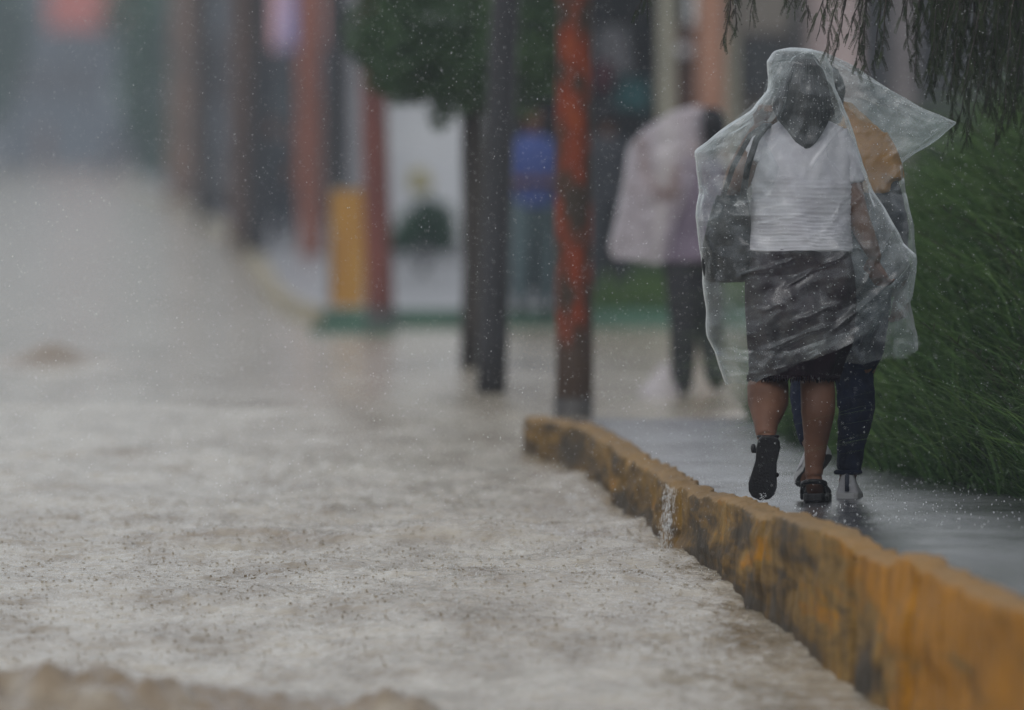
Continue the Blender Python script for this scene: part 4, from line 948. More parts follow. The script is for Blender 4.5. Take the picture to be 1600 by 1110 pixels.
# ---- companion in front, to the right
cr_ = empty('person', w(1330, 783, .45), 'companion in mustard top, navy sleeves, dark jeans and white sneakers half hidden beside the woman', 'person')
def c2(px, py, dd=0.0): return P(px, py, DW + .45 + dd)
mb = MB()
head(mb, c2(1283, 150, .05), (.15, 1, 0), .98)
limb(mb, [c2(1310, 225, .02), c2(1298, 200, .03), c2(1286, 165, .05)], [.055, .05, .05])
mb.torso([(c2(1335, 430), .155, .12), (c2(1332, 380), .135, .105), (c2(1325, 320), .14, .105), (c2(1318, 260), .16, .11), (c2(1315, 232), .13, .085)])
limb(mb, [c2(1365, 240), c2(1386, 300, .0), c2(1396, 355, .0), c2(1402, 400, .08), c2(1408, 445, .12)], [.05, .047, .04, .034, .026])
hand(mb, c2(1408, 446, .12), (.02, .2, -1), (-.9, .4, 0), (-.4, -.2, 0), .8)
limb(mb, [c2(1262, 240), c2(1240, 300, .05), c2(1236, 330, .2), c2(1260, 300, .3)], [.05, .045, .036, .026])
hand(mb, c2(1262, 298, .3), (.2, .3, 1), (1, 0, 0), (0, -1, 0), .8)
limb(mb, [c2(1355, 430), c2(1350, 530, -.0), c2(1338, 590, .02), c2(1337, 640, .0), c2(1330, 700, 0), c2(1325, 742, 0)], [.09, .078, .06, .058, .04, .036])
limb(mb, [c2(1312, 430), c2(1285, 540, .06), c2(1262, 600, .08), c2(1262, 650, -.0), c2(1272, 700, -.12)], [.088, .074, .055, .05, .036])
mb.capsule(c2(1324, 752, 0), c2(1326, 762, .14), .034, .028); mb.capsule(c2(1272, 706, -.12), c2(1262, 748, -.05), .034, .03)
mb.build('body', M_SKIN, cr_, remesh=.007, sm=4)
eyes(c2(1283, 150, .05), (.15, 1, 0), cr_, .98)
hb = MB(); hb.ell(c2(1283, 142, .02), .09, .10, .105, 16); hb.torso([(c2(1290, 220, -.06), .03, .02), (c2(1288, 190, -.06), .065, .035), (c2(1284, 150, -.03), .085, .07)], 16)
hb.build('hair', M_HAIR, cr_, remesh=.008, sm=4, fold=.02, fold_size=.03)
M_MUST = mat('mustard_cloth', (.50, .24, .045), (.42, .19, .035), rough=.75, scale=10, bump=.4, bscale=40)
sb = MB(); sb.torso([(c2(1330, 302), .160, .125), (c2(1326, 270), .168, .13), (c2(1320, 235), .165, .118), (c2(1316, 205), .145, .098), (c2(1308, 180, .02), .10, .075), (c2(1300, 160, .03), .075, .07)])
limb(sb, [c2(1360, 222), c2(1376, 250), c2(1386, 286, -.01)], [.075, .073, .068])
sb.build('mustard_top', M_MUST, cr_, remesh=.008, sm=5, fold=.018, fold_size=.07)
M_NAVY = mat('navy_cloth', (.014, .02, .036), (.01, .014, .024), rough=.7, scale=12, bump=.4)
sb = MB(); sb.torso([(c2(1338, 450), .17, .135), (c2(1335, 400), .16, .125), (c2(1330, 340), .152, .118), (c2(1330, 296), .15, .115)])
limb(sb, [c2(1376, 280, .0), c2(1389, 320, .0), c2(1397, 356, .0), c2(1402, 402, .08), c2(1408, 436, .12)], [.058, .058, .053, .045, .038])
sb.build('navy_jacket', M_NAVY, cr_, remesh=.008, sm=5, fold=.018, fold_size=.07)
M_JEAN = mat('dark_denim', (.008, .015, .045), (.005, .009, .026), spec=.2, rough=.85, scale=20, bump=.4, bscale=60)
sb = MB()
limb(sb, [c2(1355, 430), c2(1347, 530, -.0), c2(1336, 580, .02), c2(1338, 635, .0), c2(1331, 690, 0), c2(1326, 736, 0)], [.10, .088, .073, .070, .053, .046], 16)
limb(sb, [c2(1312, 430), c2(1285, 540, .06), c2(1262, 600, .08), c2(1260, 640, -.0), c2(1268, 690, -.10)], [.098, .083, .064, .056, .045], 16)
sb.build('jeans', M_JEAN, cr_, remesh=.007, sm=5, fold=.014, fold_size=.05, fold2=.006)
M_SNK = mat('white_canvas', (.58, .58, .60), (.45, .45, .47), rough=.6, scale=14, bump=.3)
def sneaker(heel, toe, up, label, stripe=True):
    heel = Vector(heel); toe = Vector(toe); d = (toe - heel); L = d.length; d.normalize(); u = Vector(up); u = (u - d * u.dot(d)).normalized(); s_ = d.cross(u)
    root = empty('sneaker', heel, label, 'sneaker')
    secs = [(-.03, .030, .080), (.0, .042, .092), (.12, .047, .092), (.28, .046, .084), (.45, .044, .066), (.65, .048, .052), (.85, .045, .042), (.97, .028, .032)]
    mb = MB(); rr = []
    for t, hw, h in secs:
        c = heel + d * L * t + u * .02
        rr.append([c + s_ * hw * math.cos(a) * (1 if math.sin(a) < .3 else .8) + u * (h * max(0, math.sin(a)) + .004 * min(0, math.sin(a))) for a in [2 * math.pi * k / 16 for k in range(16)]])
    mb.rings(rr); mb.build('upper', M_SNK, root, remesh=.005, sm=3)
    prof = [(-.06, .6), (-.03, .95), (.1, 1.1), (.3, 1.05), (.5, .92), (.7, 1.1), (.88, 1.0), (.98, .6), (1.01, .2)]
    ring = [heel + d * L * t + s_ * .041 * q for t, q in prof] + [heel + d * L * t - s_ * .041 * q for t, q in prof[::-1]]
    m2 = MB(); m2.rings([[p + u * .024 for p in ring], [p - u * .001 for p in ring]]); o = m2.build('sole', mat('off_white_rubber', (.5, .5, .5), rough=.5), root, smooth=False)
    b = o.modifiers.new('b', 'BEVEL'); b.width = .004; b.segments = 2
    if stripe:
        m3 = MB(); m3.tube([heel - d * .016 + u * .03, heel - d * .018 + u * .06, heel - d * .011 + u * .105], .008, 8, flat=.35); m3.build('heel_stripe', mat('navy_stripe', (.03, .04, .07)), root)
    else:
        m3 = MB(); m3.rings([[p - u * .0015 for p in ring], [p - u * .004 for p in ring]]); m3.build('tread', mat('grey_tread', (.09, .09, .085), rough=.7), root, smooth=False)
    return root
sneaker(c2(1324, 781, -.04), c2(1332, 781, .21), (0, 0, 1), 'white sneaker with a dark heel stripe planted behind the sandalled foot')
sneaker(c2(1284, 712, -.16), c2(1254, 760, -.0), (-.35, .9, .25), 'white sneaker lifted behind the woman\'s planted ankle, grey sole showing', False)
sb = MB(); sb.tube([c2(1325, 738, 0) + Vector((math.cos(a) * .045, math.sin(a) * .045, 0)) for a in [2 * math.pi * i / 20 for i in range(21)]], .009, 6); sb.build('jean_cuff', M_JEAN, cr_)

# ---- plastic sheets
def sheet(name, rows, label, m, d0, nr=220, nc=320, fold=.016, seed=1, creases=()):
    """rows: (Lx,Ly,Rx,Ry,near,far,cdepth) in photo px and metres; the sheet closes round the wearer"""
    k = len(rows); t = np.array([0.] + list(np.cumsum([math.hypot((rows[i + 1][0] + rows[i + 1][2] - rows[i][0] - rows[i][2]) / 2, (rows[i + 1][1] + rows[i + 1][3] - rows[i][1] - rows[i][3]) / 2) for i in range(k - 1)]))); t /= t[-1]
    T = np.linspace(0, 1, nr); A = np.linspace(0, 2 * np.pi, nc, endpoint=False)
    cols = [np.interp(T, t, [r[i] for r in rows]) for i in range(8)]
    for c_ in cols:
        for _ in range(1): c_[1:-1] = (c_[:-2] + 2 * c_[1:-1] + c_[2:]) / 4
    Lx, Ly, Rx, Ry, nr_, fr_, cd, sg = [c[:, None] for c in cols]
    U, V_ = np.meshgrid(A, T)
    t_ = (1 - np.cos(U)) / 2; s = np.sin(U)
    px = Lx + (Rx - Lx) * t_; py = Ly + (Ry - Ly) * t_
    py = py + sg * np.abs(s)
    prof = np.sign(s) * np.abs(s) ** .85
    dd = cd - np.where(prof > 0, nr_ * prof, fr_ * prof)
    # folds: long slack wrinkles pulled between grips, plus crumple
    q1 = px * .012 + py * .020; q2 = px * .016 - py * .011
    def ridge(a): return (1 - np.abs(a)) ** 2
    warp = .7 * fbm(px / 90 + seed, py / 90, 2, seed) * 1.0
    f = ridge(vnoise(q1 * 1.3 + warp, q2 * .42 + 3 * (s > 0), seed)) * .8 + ridge(vnoise(q2 * 1.5 + warp, q1 * .35 + 7 * (s > 0), seed + 3)) * .6 + ridge(fbm(px / 45 + warp, py / 38 + 9 * (s > 0), 3, seed + 6)) * .42
    dd = dd - fold * (f - .9) * np.where(s > 0, 1, -1) * (.35 + .65 * np.abs(s))
    for (x0, y0_, x1, y1, h_, w_px) in creases:   # taut straight creases: (from, to, height, half width in px)
        ax, ay = x1 - x0, y1 - y0_; L2 = ax * ax + ay * ay; tt = ((px - x0) * ax + (py - y0_) * ay) / L2
        wob = 2.5 * vnoise(tt * 6, tt * 0 + x0, 5)
        ds = ((px - x0) * ay - (py - y0_) * ax) / math.sqrt(L2) + wob
        env = np.clip(tt / .12, 0, 1) * np.clip((1 - tt) / .12, 0, 1)
        dd = dd - 1.0 * h_ * env * np.maximum(0, 1 - np.abs(ds) / np.where(ds > 0, w_px, w_px * 2.2)) * (s > .05)
    px = px + 1.8 * fbm(py / 70, py * 0 + seed, 4, seed + 11) * np.abs(np.cos(U)) ** 3 * np.sign(np.cos(U)) * -1
    py = py + 3.0 * fbm(px / 30, U * 0, 3, seed + 12) * np.clip((V_ - .93) / .07, 0, 1)
    d = d0 + dd
    u = (px - 800) / F; v = (555 - py) / F; c, sn = math.cos(PITCH), math.sin(PITCH)
    dy = c + v * sn; X = u / dy * d0; Z = CAMZ + (-sn + v * c) / dy * d0   # outline set at the wearer's depth, fullness added behind and in front
    V = np.stack([X, d, Z], -1)
    return V
ELL = []   # body volumes the film may not enter: (centre, radii)
def crumple(V, growu=.05, growv=.03, levels=((14, 110, 1.0), (7, 60, .75), (3, 24, .3)), hold=.016, seed=1, wrap=True, ell=(), grav=.0004):
    """lets a film that is slightly too large for its outline buckle into folds (position based, numpy)"""
    r = np.random.default_rng(seed); V = V.copy(); nr, nc, _ = V.shape
    for lv in levels:
        step, its = lv[:2]; gf = lv[2] if len(lv) > 2 else 1.0
        ri = np.unique(np.append(np.arange(0, nr, step), nr - 1)); ci = np.arange(0, nc, step)
        if not wrap: ci = np.unique(np.append(ci, nc - 1))
        T = V[np.ix_(ri, ci)].copy(); X = T.copy(); n, m, _ = X.shape
        X += r.normal(0, .0014 * step ** .8 * (1 if step > 3 else .05), X.shape); X[0] = T[0]
        def nb(A, di, dj):
            B = np.roll(A, -dj, 1) if wrap else A[:, dj:] if dj >= 0 else A[:, :dj]
            return B
        cons = []
        for di, dj, g in ((0, 1, growu), (1, 0, growv), (1, 1, (growu + growv) / 2), (1, -1, (growu + growv) / 2), (0, 2, growu * .75), (2, 0, growv * .75)):
            I, J = np.meshgrid(np.arange(n - di), np.arange(m), indexing='ij'); J2 = J + dj
            if wrap: J2 = J2 % m
            else:
                ok = (J2 >= 0) & (J2 < m); I, J, J2 = I[ok], J[ok], J2[ok]
            a = (I * m + J).ravel(); b = ((I + di) * m + J2).ravel()
            L = np.linalg.norm(T.reshape(-1, 3)[a] - T.reshape(-1, 3)[b], axis=1) * (1 + g * gf)
            cons.append((a, b, L, .45 if max(abs(di), abs(dj)) == 1 else .25))
        Xf = X.reshape(-1, 3); Tf = T.reshape(-1, 3); N_ = len(Xf); pin = np.ones(N_) ; pin[:m] = 0
        for it in range(its):
            acc = np.zeros((N_, 3)); cnt = np.zeros(N_)
            for a, b, L, k in cons:
                d = Xf[b] - Xf[a]; l = np.linalg.norm(d, axis=1) + 1e-9; c_ = (k * (l - L) / l * .5)[:, None] * d
                for ax in range(3):
                    acc[:, ax] += np.bincount(a, c_[:, ax], N_) - np.bincount(b, c_[:, ax], N_)
            Xf = Xf + acc * .55 * pin[:, None]
            Xf[:, 2] -= grav * pin * .02
            h = hold; Xf = Xf + (Tf - Xf) * np.array([h * 5, h * .5, h * 3])
            for c0, rad in ell:
                q = (Xf - c0) / rad; l = np.linalg.norm(q, axis=1); ins = l < 1
                if ins.any(): Xf[ins] = c0 + q[ins] / l[ins, None] * rad
        D = (Xf - Tf).reshape(n, m, 3)
        # spread the displacement back over the full grid
        rr = np.arange(nr); cc = np.arange(nc)
        Dr = np.stack([np.stack([np.interp(rr, ri, D[:, j, k]) for j in range(m)], 1) for k in range(3)], -1)
        cj = np.append(ci, nc) if wrap else ci
        if wrap: Dr = np.concatenate([Dr, Dr[:, :1]], 1)
        Df = np.stack([np.stack([np.interp(cc, cj, Dr[i, :, k]) for i in range(nr)], 0) for k in range(3)], -1)
        V = V + Df
    return V
def commit(V, name, m, label, cat, extra=None):
    nr, nc, _ = V.shape
    Vs = V.reshape(-1, 3); Fc = grid_faces(nr, nc, True)
    cap = Vs[:nc].mean(0)
    Vs = np.concatenate([Vs, cap[None]]); ci = len(Vs) - 1
    tri = np.array([[(j + 1) % nc, j, ci, ci] for j in range(nc)])
    # triangles as degenerate quads avoided: use separate mesh build
    me = bpy.data.meshes.new(name)
    faces = [tuple(int(i) for i in q) for q in Fc] + [(int(a), int(b), int(ci)) for a, b, _, _ in tri]
    vs = Vs.tolist()
    if extra:
        for (ev, ef) in extra:
            n = len(vs); vs += ev; faces += [tuple(i + n for i in q) for q in ef]
    me.from_pydata(vs, [], faces); me.update()
    o = tag(link_mesh(name, me, m), label, cat); sd = o.modifiers.new('smooth', 'SUBSURF'); sd.levels = 1; sd.render_levels = 1
    return o
CRA = [(1196, 166, 1268, 262, .016, 3), (1330, 176, 1250, 282, .018, 3), (1205, 108, 1095, 236, .03, 4), (1268, 92, 1312, 165, .012, 3),
       (1150, 432, 1240, 404, .022, 3), (1240, 404, 1345, 300, .012, 4), (1345, 380, 1220, 450, .014, 3), (1352, 268, 1368, 420, .012, 3), (1165, 350, 1260, 334, .010, 2.5),
       (1420, 410, 1290, 520, .014, 4), (1180, 545, 1300, 503, .020, 3), (1100, 300, 1120, 440, .010, 3), (1290, 230, 1320, 300, .010, 3), (1200, 283, 1250, 276, .016, 2.5),
       (1235, 110, 1212, 190, .014, 3), (1395, 350, 1330, 470, .012, 3), (1235, 500, 1310, 470, .016, 3), (1300, 345, 1322, 300, .012, 2.5), (1180, 480, 1225, 474, .012, 2.5), (1110, 545, 1170, 560, .02, 4)]
CRB = [(1290, 92, 1480, 190, .02, 6), (1300, 150, 1335, 128, .02, 4), (1480, 192, 1390, 200, .02, 14), (1400, 300, 1425, 270, .02, 4), (1370, 300, 1410, 262, .02, 6), (1320, 120, 1440, 178, .012, 7),
       (1420, 300, 1424, 450, .018, 6), (1428, 520, 1385, 470, .02, 6), (1340, 540, 1400, 430, .015, 5)]
rowsA = [  # Lx,Ly,Rx,Ry,near,far,centre depth, sag(px)
    (1238, 74, 1262, 76, .02, .02, .0, 0),
    (1214, 80, 1284, 84, .10, .08, .0, 0),
    (1203, 98, 1297, 110, .140, .13, .0, 0),
    (1195, 140, 1312, 150, .158, .16, .0, 2),
    (1172, 172, 1326, 190, .165, .20, .02, 3),
    (1128, 206, 1338, 226, .18, .23, .03, 4),
    (1091, 240, 1350, 262, .18, .25, .03, 4),
    (1092, 290, 1364, 296, .18, .25, .02, 4),
    (1090, 340, 1386, 335, .18, .24, .0, 4),
    (1096, 400, 1410, 378, .19, .24, .0, 4),
    (1100, 450, 1428, 402, .20, .24, .0, 6),
    (1108, 520, 1430, 424, .20, .24, .0, 16),
    (1131, 586, 1424, 462, .20, .24, .0, 30)]
VA = sheet('a', rowsA, '', M_PLA, DW, seed=4, fold=.006, creases=CRA)
def vv(p): return np.array(tuple(p))
BODYA = [(vv(w(1252, 320)), np.array([.19, .155, .36])), (vv(w(1248, 480)), np.array([.205, .175, .34]))]
VA = crumple(VA, .085, .05, seed=5, ell=BODYA)
# loose double layer thrown forward over her raised left arm
def flap(poly_top, poly_bot, d, nseg=70, nv=60, seed=5, amp=.02, bulge=.05):
    """surface between two px polylines, with own folds, open sheet"""
    def resample(pl, n):
        pl = np.array(pl, float); L = np.concatenate([[0], np.cumsum(np.hypot(*np.diff(pl, axis=0).T))]); t = np.linspace(0, L[-1], n)
        return np.stack([np.interp(t, L, pl[:, 0]), np.interp(t, L, pl[:, 1])], -1)
    a = resample(poly_top, nseg); b = resample(poly_bot, nseg); T = np.linspace(0, 1, nv)[:, None, None]
    Q = a[None] * (1 - T) + b[None] * T; px, py = Q[..., 0], Q[..., 1]
    s = np.sin(np.pi * np.linspace(0, 1, nseg))[None, :]; tt = np.linspace(0, 1, nv)[:, None]
    dd = d - bulge * s * np.sin(np.pi * (.15 + .85 * tt)) - amp * ((1 - np.abs(vnoise(px / 34 + py / 50, py / 70 - px / 60, seed))) ** 2 - .5) - .5 * amp * (1 - np.abs(fbm(px / 22, py / 17, 2, seed + 2)))
    u = (px - 800) / F; v = (555 - py) / F; c, sn = math.cos(PITCH), math.sin(PITCH); dy = c + v * sn
    V = np.stack([u / dy * DW, DW + dd, CAMZ + (-sn + v * c) / dy * DW], -1)
    V = crumple(V, .04, .04, ((8, 50), (4, 30, .6)), .03, seed, False).reshape(-1, 3)
    return V.tolist(), [tuple(int(i) for i in q) for q in grid_faces(nv, nseg)]
extraA = [
    flap([(1204, 100), (1190, 150), (1150, 184), (1092, 238), (1091, 262), (1094, 290), (1106, 308)], [(1240, 98), (1208, 160), (1196, 170), (1192, 215), (1215, 262), (1200, 305), (1150, 322)], -.185, seed=7, amp=.012, bulge=.03),
    flap([(1088, 278), (1090, 320), (1087, 352)], [(1108, 306), (1128, 322), (1118, 352)], -.15, 40, 30, seed=9, amp=.02, bulge=.01),
    flap([(1112, 536), (1160, 546), (1230, 548), (1330, 514)], [(1131, 586), (1190, 580), (1262, 560), (1345, 512)], -.21, 90, 30, seed=14, amp=.010, bulge=.01),
    flap([(1216, 80), (1240, 74), (1268, 77), (1292, 90)], [(1206, 104), (1236, 96), (1262, 92), (1290, 96)], -.10, 70, 30, seed=15, amp=.03, bulge=.02)]
commit(VA, 'plastic_sheet', M_PLA, 'big clear plastic sheet draped over the woman in the white blouse', 'plastic sheet', extraA)
rowsB = [
    (1262, 78, 1284, 80, .02, .02, .0, 0),
    (1240, 92, 1328, 101, .05, .08, .0, 0),
    (1230, 120, 1385, 135, .08, .12, .0, 0),
    (1224, 150, 1436, 166, .08, .14, .0, 0),
    (1222, 172, 1487, 191, .08, .15, .0, 0),
    (1222, 215, 1452, 224, .09, .17, .0, 0),
    (1224, 250, 1413, 256, .12, .18, .0, 0),
    (1230, 300, 1416, 302, .15, .18, .0, 0),
    (1240, 360, 1428, 352, .17, .18, .0, 0),
    (1250, 430, 1431, 410, .18, .18, .0, 0),
    (1260, 480, 1420, 455, .18, .18, .0, 4),
    (1270, 530, 1432, 520, .18, .18, .0, 8),
    (1282, 556, 1434, 540, .17, .17, .0, 14)]
VB = sheet('b', rowsB, '', M_PLB, DW + .45, seed=23, fold=.006, creases=CRB)
VB = crumple(VB, .06, .045, seed=9, ell=[(vv(c2(1326, 300)), np.array([.18, .14, .4]))])
_DW = DW; DW = DW + .45
extraB = [flap([(1286, 86), (1328, 104), (1385, 138), (1436, 168), (1484, 191)], [(1312, 150), (1340, 186), (1395, 206), (1440, 216), (1478, 198)], -.10, 110, 60, seed=31, amp=.012, bulge=.02),
          flap([(1290, 92), (1340, 112), (1390, 142), (1440, 171), (1482, 191)], [(1320, 190), (1345, 215), (1385, 228), (1420, 238), (1474, 204)], .10, 110, 60, seed=33, amp=.012, bulge=-.02),
          flap([(1398, 470), (1412, 480), (1420, 500)], [(1392, 560), (1415, 558), (1436, 538)], -.19, 40, 40, seed=35, amp=.02, bulge=.02)]
DW = _DW
commit(VB, 'plastic_sheet', M_PLB, 'clear plastic sheet over the companion in mustard, one corner blown out to a point', 'plastic sheet', extraB)
def drops_on(V, n, name, label, m=M_DROP, rmin=.0009, rmax=.0024, wsel=None):
    """rain beads on the camera side of a sheet"""
    nr, nc, _ = V.shape; r = np.random.default_rng(3); out_v = []; out_f = []
    ico = np.array([(0, 0, 1), (1, 0, 0), (0, 1, 0), (-1, 0, 0), (0, -1, 0), (0, 0, -1)], float); fc = [(0, 1, 2), (0, 2, 3), (0, 3, 4), (0, 4, 1), (5, 2, 1), (5, 3, 2), (5, 4, 3), (5, 1, 4)]
    for k in range(n):
        i = int(r.integers(3, nr - 2)); j = int(r.integers(3, nc // 2 - 3)); p = V[i, j]
        if wsel and not wsel(p) and r.random() < .8: continue
        s = r.uniform(rmin, rmax); b = len(out_v)
        out_v += (p + ico * s + np.array([0, -.001, 0])).tolist(); out_f += [tuple(b + q for q in t) for t in fc]
    me = bpy.data.meshes.new(name); me.from_pydata(out_v, [], out_f); me.update()
    return tag(link_mesh(name, me, m, None), label, 'rain', kind='stuff')
drops_on(VB, 1500, 'rain_beads', 'rain beads on the companion\'s plastic sheet', wsel=lambda p: p[2] > 1.35 and p[0] > 1.25)
drops_on(VA, 900, 'rain_beads', 'rain beads on the woman\'s plastic sheet', rmax=.0018)

# ---- person in a pinkish sheet, bent into the rain
DP = 64.3
def p3(px, py, dd=0.0): return P(px, py, DP + dd)
pr = empty('person', p3(1090, 616), 'person in dark trousers holding a pale pinkish plastic sheet out over the head', 'person')
mb = MB(); head(mb, p3(1108, 205), (-.3, 1, 0), .98)
limb(mb, [p3(1098, 262), p3(1102, 235), p3(1106, 215)], [.06, .05, .05])
mb.torso([(p3(1080, 405), .155, .12), (p3(1083, 360), .14, .11), (p3(1090, 310), .15, .11), (p3(1095, 265), .14, .09)])
limb(mb, [p3(1064, 262, -.02), p3(1050, 305, -.07), p3(1022, 296, -.09), p3(1004, 252, -.06)], [.056, .05, .042, .030]); hand(mb, p3(1004, 250, -.06), (-.05, .1, 1), (1, 0, 0), (0, -1, 0), 1)
limb(mb, [p3(1125, 262), p3(1140, 310), p3(1135, 350, .15)], [.05, .042, .028]); hand(mb, p3(1135, 350, .15), (-.2, .5, -.6), (-1, 0, 0), (0, 1, 0), .7)
limb(mb, [p3(1068, 400), p3(1072, 500, -.02), p3(1068, 600, 0)], [.09, .06, .04]); limb(mb, [p3(1100, 400), p3(1108, 500, .1), p3(1118, 590, -.05)], [.09, .06, .04])
mb.build('body', M_SKIN, pr, remesh=.009, sm=4); eyes(p3(1108, 205), (-.3, 1, 0), pr)
hb = MB(); hb.ell(p3(1110, 200, -.01), .1, .11, .125, 14); hb.capsule(p3(1112, 215, -.04), p3(1112, 245, -.04), .07, .04); hb.build('hair', M_HAIR, pr, remesh=.009, sm=4, fold=.02)
sb = MB(); sb.torso([(p3(1080, 410), .175, .135), (p3(1083, 360), .16, .12), (p3(1090, 310), .17, .13), (p3(1094, 262), .155, .11), (p3(1097, 245), .09, .08)]); sb.build('shirt', mat('mauve_cloth', (.20, .16, .22), (.16, .13, .18), rough=.8), pr, remesh=.009, fold=.02)
sb = MB(); limb(sb, [p3(1064, 395), p3(1068, 500, -.02), p3(1066, 608, 0)], [.11, .085, .06]); limb(sb, [p3(1102, 395), p3(1108, 500, .1), p3(1120, 596, -.05)], [.11, .085, .06]); sb.build('trousers', mat('black_cloth', (.02, .02, .026), rough=.8), pr, remesh=.009, fold=.02)
for q_ in ((1066, 1062, 612, -.02), (1120, 1120, 602, -.06)):
    sb = MB(); sb.capsule(p3(q_[0], q_[2], q_[3]), p3(q_[1], q_[2] + 2, q_[3] + .18), .035, .03); sb.build('shoe', M_SOLE, pr, remesh=.009)
M_PINKPL = plastic_material('pinkish_plastic', .30, (.82, .74, .80))
rowsC = [(1082, 166, 1104, 167, .04, .04, 0, 0), (1052, 178, 1104, 184, .1, .1, 0, 0), (1016, 202, 1100, 215, .15, .15, 0, 0), (988, 232, 1098, 250, .16, .16, 0, 0), (975, 285, 1092, 290, .16, .16, 0, 0), (962, 340, 1066, 340, .15, .15, 0, 0), (954, 382, 1050, 388, .14, .14, 0, 6), (957, 392, 1046, 400, .14, .14, 0, 8)]
VC = None
_DW = DW
DW = DP
VC = sheet('c', rowsC, '', M_PINKPL, DP, 90, 120, seed=40, fold=.02)
VC = crumple(VC, .09, .05, seed=12)
DW = _DW
commit(VC, 'plastic_sheet', M_PINKPL, 'pale pinkish plastic sheet held over the blurred walker behind the orange pole', 'plastic sheet')

def scrap():
    c = p3(1028, 618, -.1); z = float(W(c.y)); V = []
    for i in range(14):
        t = i / 13; row = []
        for k in range(24):
            a = 2 * math.pi * k / 24; rr = (.10 * (1 - t) + .008) * (1 + .3 * math.sin(a * 3 + t * 4) + .2 * math.sin(a * 7 + t * 9))
            row.append((c.x + .05 * t * t + rr * math.cos(a), c.y + .8 * rr * math.sin(a), z - .01 + .20 * t))
        V.append(row)
    return np.array(V)
commit(scrap(), 'plastic_bag', M_PINKPL, 'small crumpled white plastic bag standing on the wet ground beside the dark trousers', 'bag')
def walker(px, feet_y, scale_px, d, label, shirt, trousers, face, hairm=M_HAIR, build=1.0, arms='down', bag=None, skin=M_SKIN):
    """standing or walking figure; px = centre, scale from real depth"""
    z0 = float(W(d)) + .1; cx = P(px, feet_y, d).x; root = empty('person', (cx, d, z0), label, 'person')
    def q(x, y, z): return Vector((cx + x, d + y, z0 + z))
    fy = 1 if face > 0 else -1
    mb = MB(); head(mb, q(0, 0, 1.53), (0.1, fy, 0), 1.0)
    limb(mb, [q(0, 0, 1.33), q(0, 0, 1.4), q(0, 0, 1.5)], [.06, .052, .05]); mb.torso([(q(0, 0, .88), .15, .11), (q(0, 0, 1.05), .13, .1), (q(0, 0, 1.22), .155, .11), (q(0, 0, 1.34), .14, .085)])
    for sg in (-1, 1):
        if arms == 'down': pts = [q(sg * .18, 0, 1.32), q(sg * .22, .0, 1.05), q(sg * .21, .06 * fy, .82)]
        else: pts = [q(sg * .18, 0, 1.32), q(sg * .23, .0, 1.06), q(sg * .05, .2 * fy, 1.03)]
        limb(mb, pts, [.05, .04, .027]); hand(mb, pts[-1], (pts[-1] - pts[-2]), (0, fy, .2), (-sg, 0, 0), .6)
        limb(mb, [q(sg * .085, 0, .85), q(sg * .10, sg * .08, .47), q(sg * .10, sg * .1, .08)], [.085, .058, .038]); mb.capsule(q(sg * .10, sg * .1, .04), q(sg * .11, sg * .1 + .13 * fy, .035), .036, .03)
    mb.build('body', skin, root, remesh=.011, sm=4); eyes(q(0, 0, 1.53), (.1, fy, 0), root)
    hb = MB(); hb.ell(q(0, -.02 * fy, 1.57), .095, .10, .10, 14); hb.build('hair', hairm, root, remesh=.011, sm=3, fold=.02)
    sb = MB(); sb.torso([(q(0, 0, .84), .17, .13), (q(0, 0, 1.05), .16, .125), (q(0, 0, 1.22), .175, .13), (q(0, 0, 1.35), .16, .105), (q(0, 0, 1.4), .08, .075)])
    for sg in (-1, 1): limb(sb, [q(sg * .17, 0, 1.33), q(sg * .215, 0, 1.16), q(sg * .225, 0, 1.06)] , [.065, .06, .055])
    sb.build('shirt', shirt, root, remesh=.011, fold=.02)
    sb = MB()
    for sg in (-1, 1): limb(sb, [q(sg * .08, 0, .88), q(sg * .10, sg * .08, .47), q(sg * .10, sg * .1, .09)], [.105, .078, .06])
    sb.build('trousers', trousers, root, remesh=.011, fold=.02)
    for sg in (-1, 1): sb = MB(); sb.capsule(q(sg * .10, sg * .1 - .03 * fy, .045), q(sg * .11, sg * .1 + .15 * fy, .04), .045, .036); sb.build('shoe', M_SOLE, root, remesh=.011)
    return root
walker(833, 505, 0, 88.5, 'person in blue shirt and teal jeans between the black and orange poles', mat('blue_cloth', (.045, .085, .30), (.035, .06, .22), rough=.8), mat('faded_teal_denim', (.075, .12, .135), (.055, .09, .10), rough=.8), -1, arms='fold')
walker(428, 392, 0, 146.0, 'distant dark-clothed person on the far pavement just right of the pole at the kerb bend', mat('slate_cloth', (.03, .04, .05), rough=.8), mat('slate_denim', (.03, .035, .045), rough=.8), -1)
walker(462, 388, 0, 152.0, 'distant person in a dull rust jacket beside the faded orange-brown pole', mat('rust_cloth', (.12, .05, .035), rough=.8), mat('slate_denim', (.03, .035, .045), rough=.8), 1)
walker(948, 505, 0, 90.0, 'person dressed all in dark clothes standing right of the orange pole', mat('charcoal_cloth', (.028, .032, .042), rough=.8), mat('charcoal_denim', (.03, .034, .042), rough=.8), 1)

